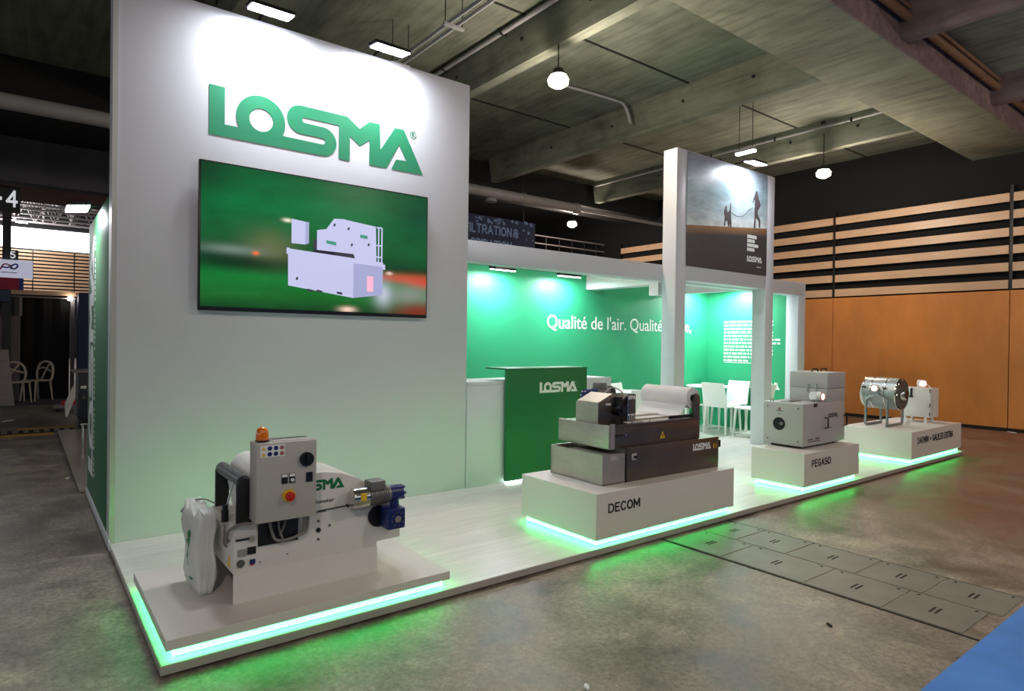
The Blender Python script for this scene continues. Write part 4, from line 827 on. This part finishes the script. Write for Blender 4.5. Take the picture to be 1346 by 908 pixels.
loop_chair(-.58, 14.45, .3, 'cream loop backed chair beside the pale grey counter'); loop_chair(-.22, 14.88, -.9, 'cream loop backed chair nearest the black curtain')
t = thing('number_pillar', 'dark hall pillar carrying the aisle number four', 'sign', (0, 14, 0))
B(-1.5, -.535, 0, .35, 4.13, 4.64).build('number_box', mat('dark_slate_sign', (52, 54, 62), .6), t); block_text('number_print', '4', .36, .20, emat('number_white_glow', (225, 228, 235), .45), t, (-.775, -.001, 4.2), FRONT); B(-.9, -.84, -.003, 0, 4.33, 4.40).build('number_print', MATS['number_white_glow'], t)  # digits carry a weak added glow to read bright
B(-.83, -.685, .05, .3, 0, 4.13).build('pillar', MATS['dark_slate_sign'], t); B(-.80, -.56, 0, .3, 3.08, 3.30).build('lower_number_box', MATS['dark_slate_sign'], t); block_text('number_print', '5', .15, .09, MATS['number_white_glow'], t, (-.70, -.002, 3.12), FRONT)
t = thing('company_sign', 'white sign with red and blue swirl above a red box at the left edge', 'sign', (0, 13.9, 0))
b = B(-1.6, -.316, -.06, 0, 2.70, 3.075).build('sign_board', emat('emissive_sign_white', (206, 208, 232), .35), t); MB().tube([(-.84, -.065, 2.92), (-.74, -.065, 2.91), (-.66, -.065, 2.96), (-.60, -.065, 2.99), (-.57, -.065, 2.95), (-.62, -.065, 2.89), (-.70, -.065, 2.90)], .016, n=6).build('swirl_print', mat('swirl_blue', (60, 90, 190), .6), b)  # board white has a weak emission
MB().tube([(-.86, -.068, 2.86), (-.80, -.068, 2.97), (-.72, -.068, 2.97), (-.66, -.068, 2.91)], .014, n=6).build('swirl_print', mat('swirl_red', (200, 60, 70), .6), b); B(-.85, -.58, -.063, -.06, 2.80, 2.815).build('caption_print', MATS['swirl_blue'], b)
B(-1.6, -.548, -.05, 0, 2.45, 2.70).build('red_box', mat('crimson_panel', (170, 40, 66), .6), t); B(-.548, -.47, -.05, 0, 2.45, 2.70).build('blue_box', mat('royal_blue_panel', (50, 70, 170), .6), t); B(-1.6, -.70, .0, .05, 2.2, 2.45).build('navy_strip', mat('slate_blue_panel', (60, 74, 110), .6), t)
B(-1.55, -1.50, .0, .05, 0, 2.45).build('sign_post', M_TRUSS, t)
t = thing('dark_machine', 'dark machine with a pale worktop just behind the green side wall', 'machine', (0, 8.9, 0))
B(.21, .85, 0, .6, .20, .92).build('body', mat('dark_slate_enamel', (40, 46, 56), .5), t, bevel=.006); B(.15, .9, -.03, .63, .92, .955).build('worktop', M_TRUSS, t, bevel=.005); B(.245, .32, -.004, 0, .67, .715).build('label_plate', M_VW, t)
MB().cyl((.29, -.02, .53), (.29, 0, .53), .03, n=14).build('dial', M_SCREW, t); B(.23, .8, .05, .55, 0, .2).build('base', M_BLK, t)
t = thing('chrome_trestle', 'chrome tube trestle beside the green side wall', 'stand', (0, 6.2, 0))
for x in (.105, .16, .4): MB().cyl((x, 0, 0), (x, .02, .42), .012, n=8).build('tube_leg', M_CHR, t)
MB().cyl((.08, .01, .42), (.45, .01, .42), .014, n=8).build('top_tube', M_CHR, t)
tag(MB().prism([(.14, .03), (.17, .03), (.30, .42), (.27, .60), (.24, .56), (.13, .27)], 'y', 0, .012).build('leaning_sheet', M_VW, loc=(0, 10.9, 0)), 'torn white sheet standing upright on the floor far left', 'sheet')
t = thing('floor_trolley', 'low red and grey trolley on the floor before the black curtain', 'trolley', (.24, 12.4, 0))
B(-.22, .22, -.2, .2, .06, .12).build('deck', M_TRUSS, t, bevel=.01); B(-.1, .2, -.1, .12, .12, .2).build('red_case', M_RED, t, bevel=.01)
for x in (-.17, .17):
    for y in (-.15, .15): MB().cyl((x-.02, y, .035), (x+.02, y, .035), .035, n=12).build('wheel', M_BLK, t)
tag(MB().prism([(4.15, .012), (8.8, .03), (8.8, .05), (4.15, .032)], 'x', -.05, .75).build('loose_floor_board', wood_panel('grey_wood_board', (150, 140, 132), (6, .3, 1))), 'long grey wood board lying on the floor behind the green side wall', 'board')
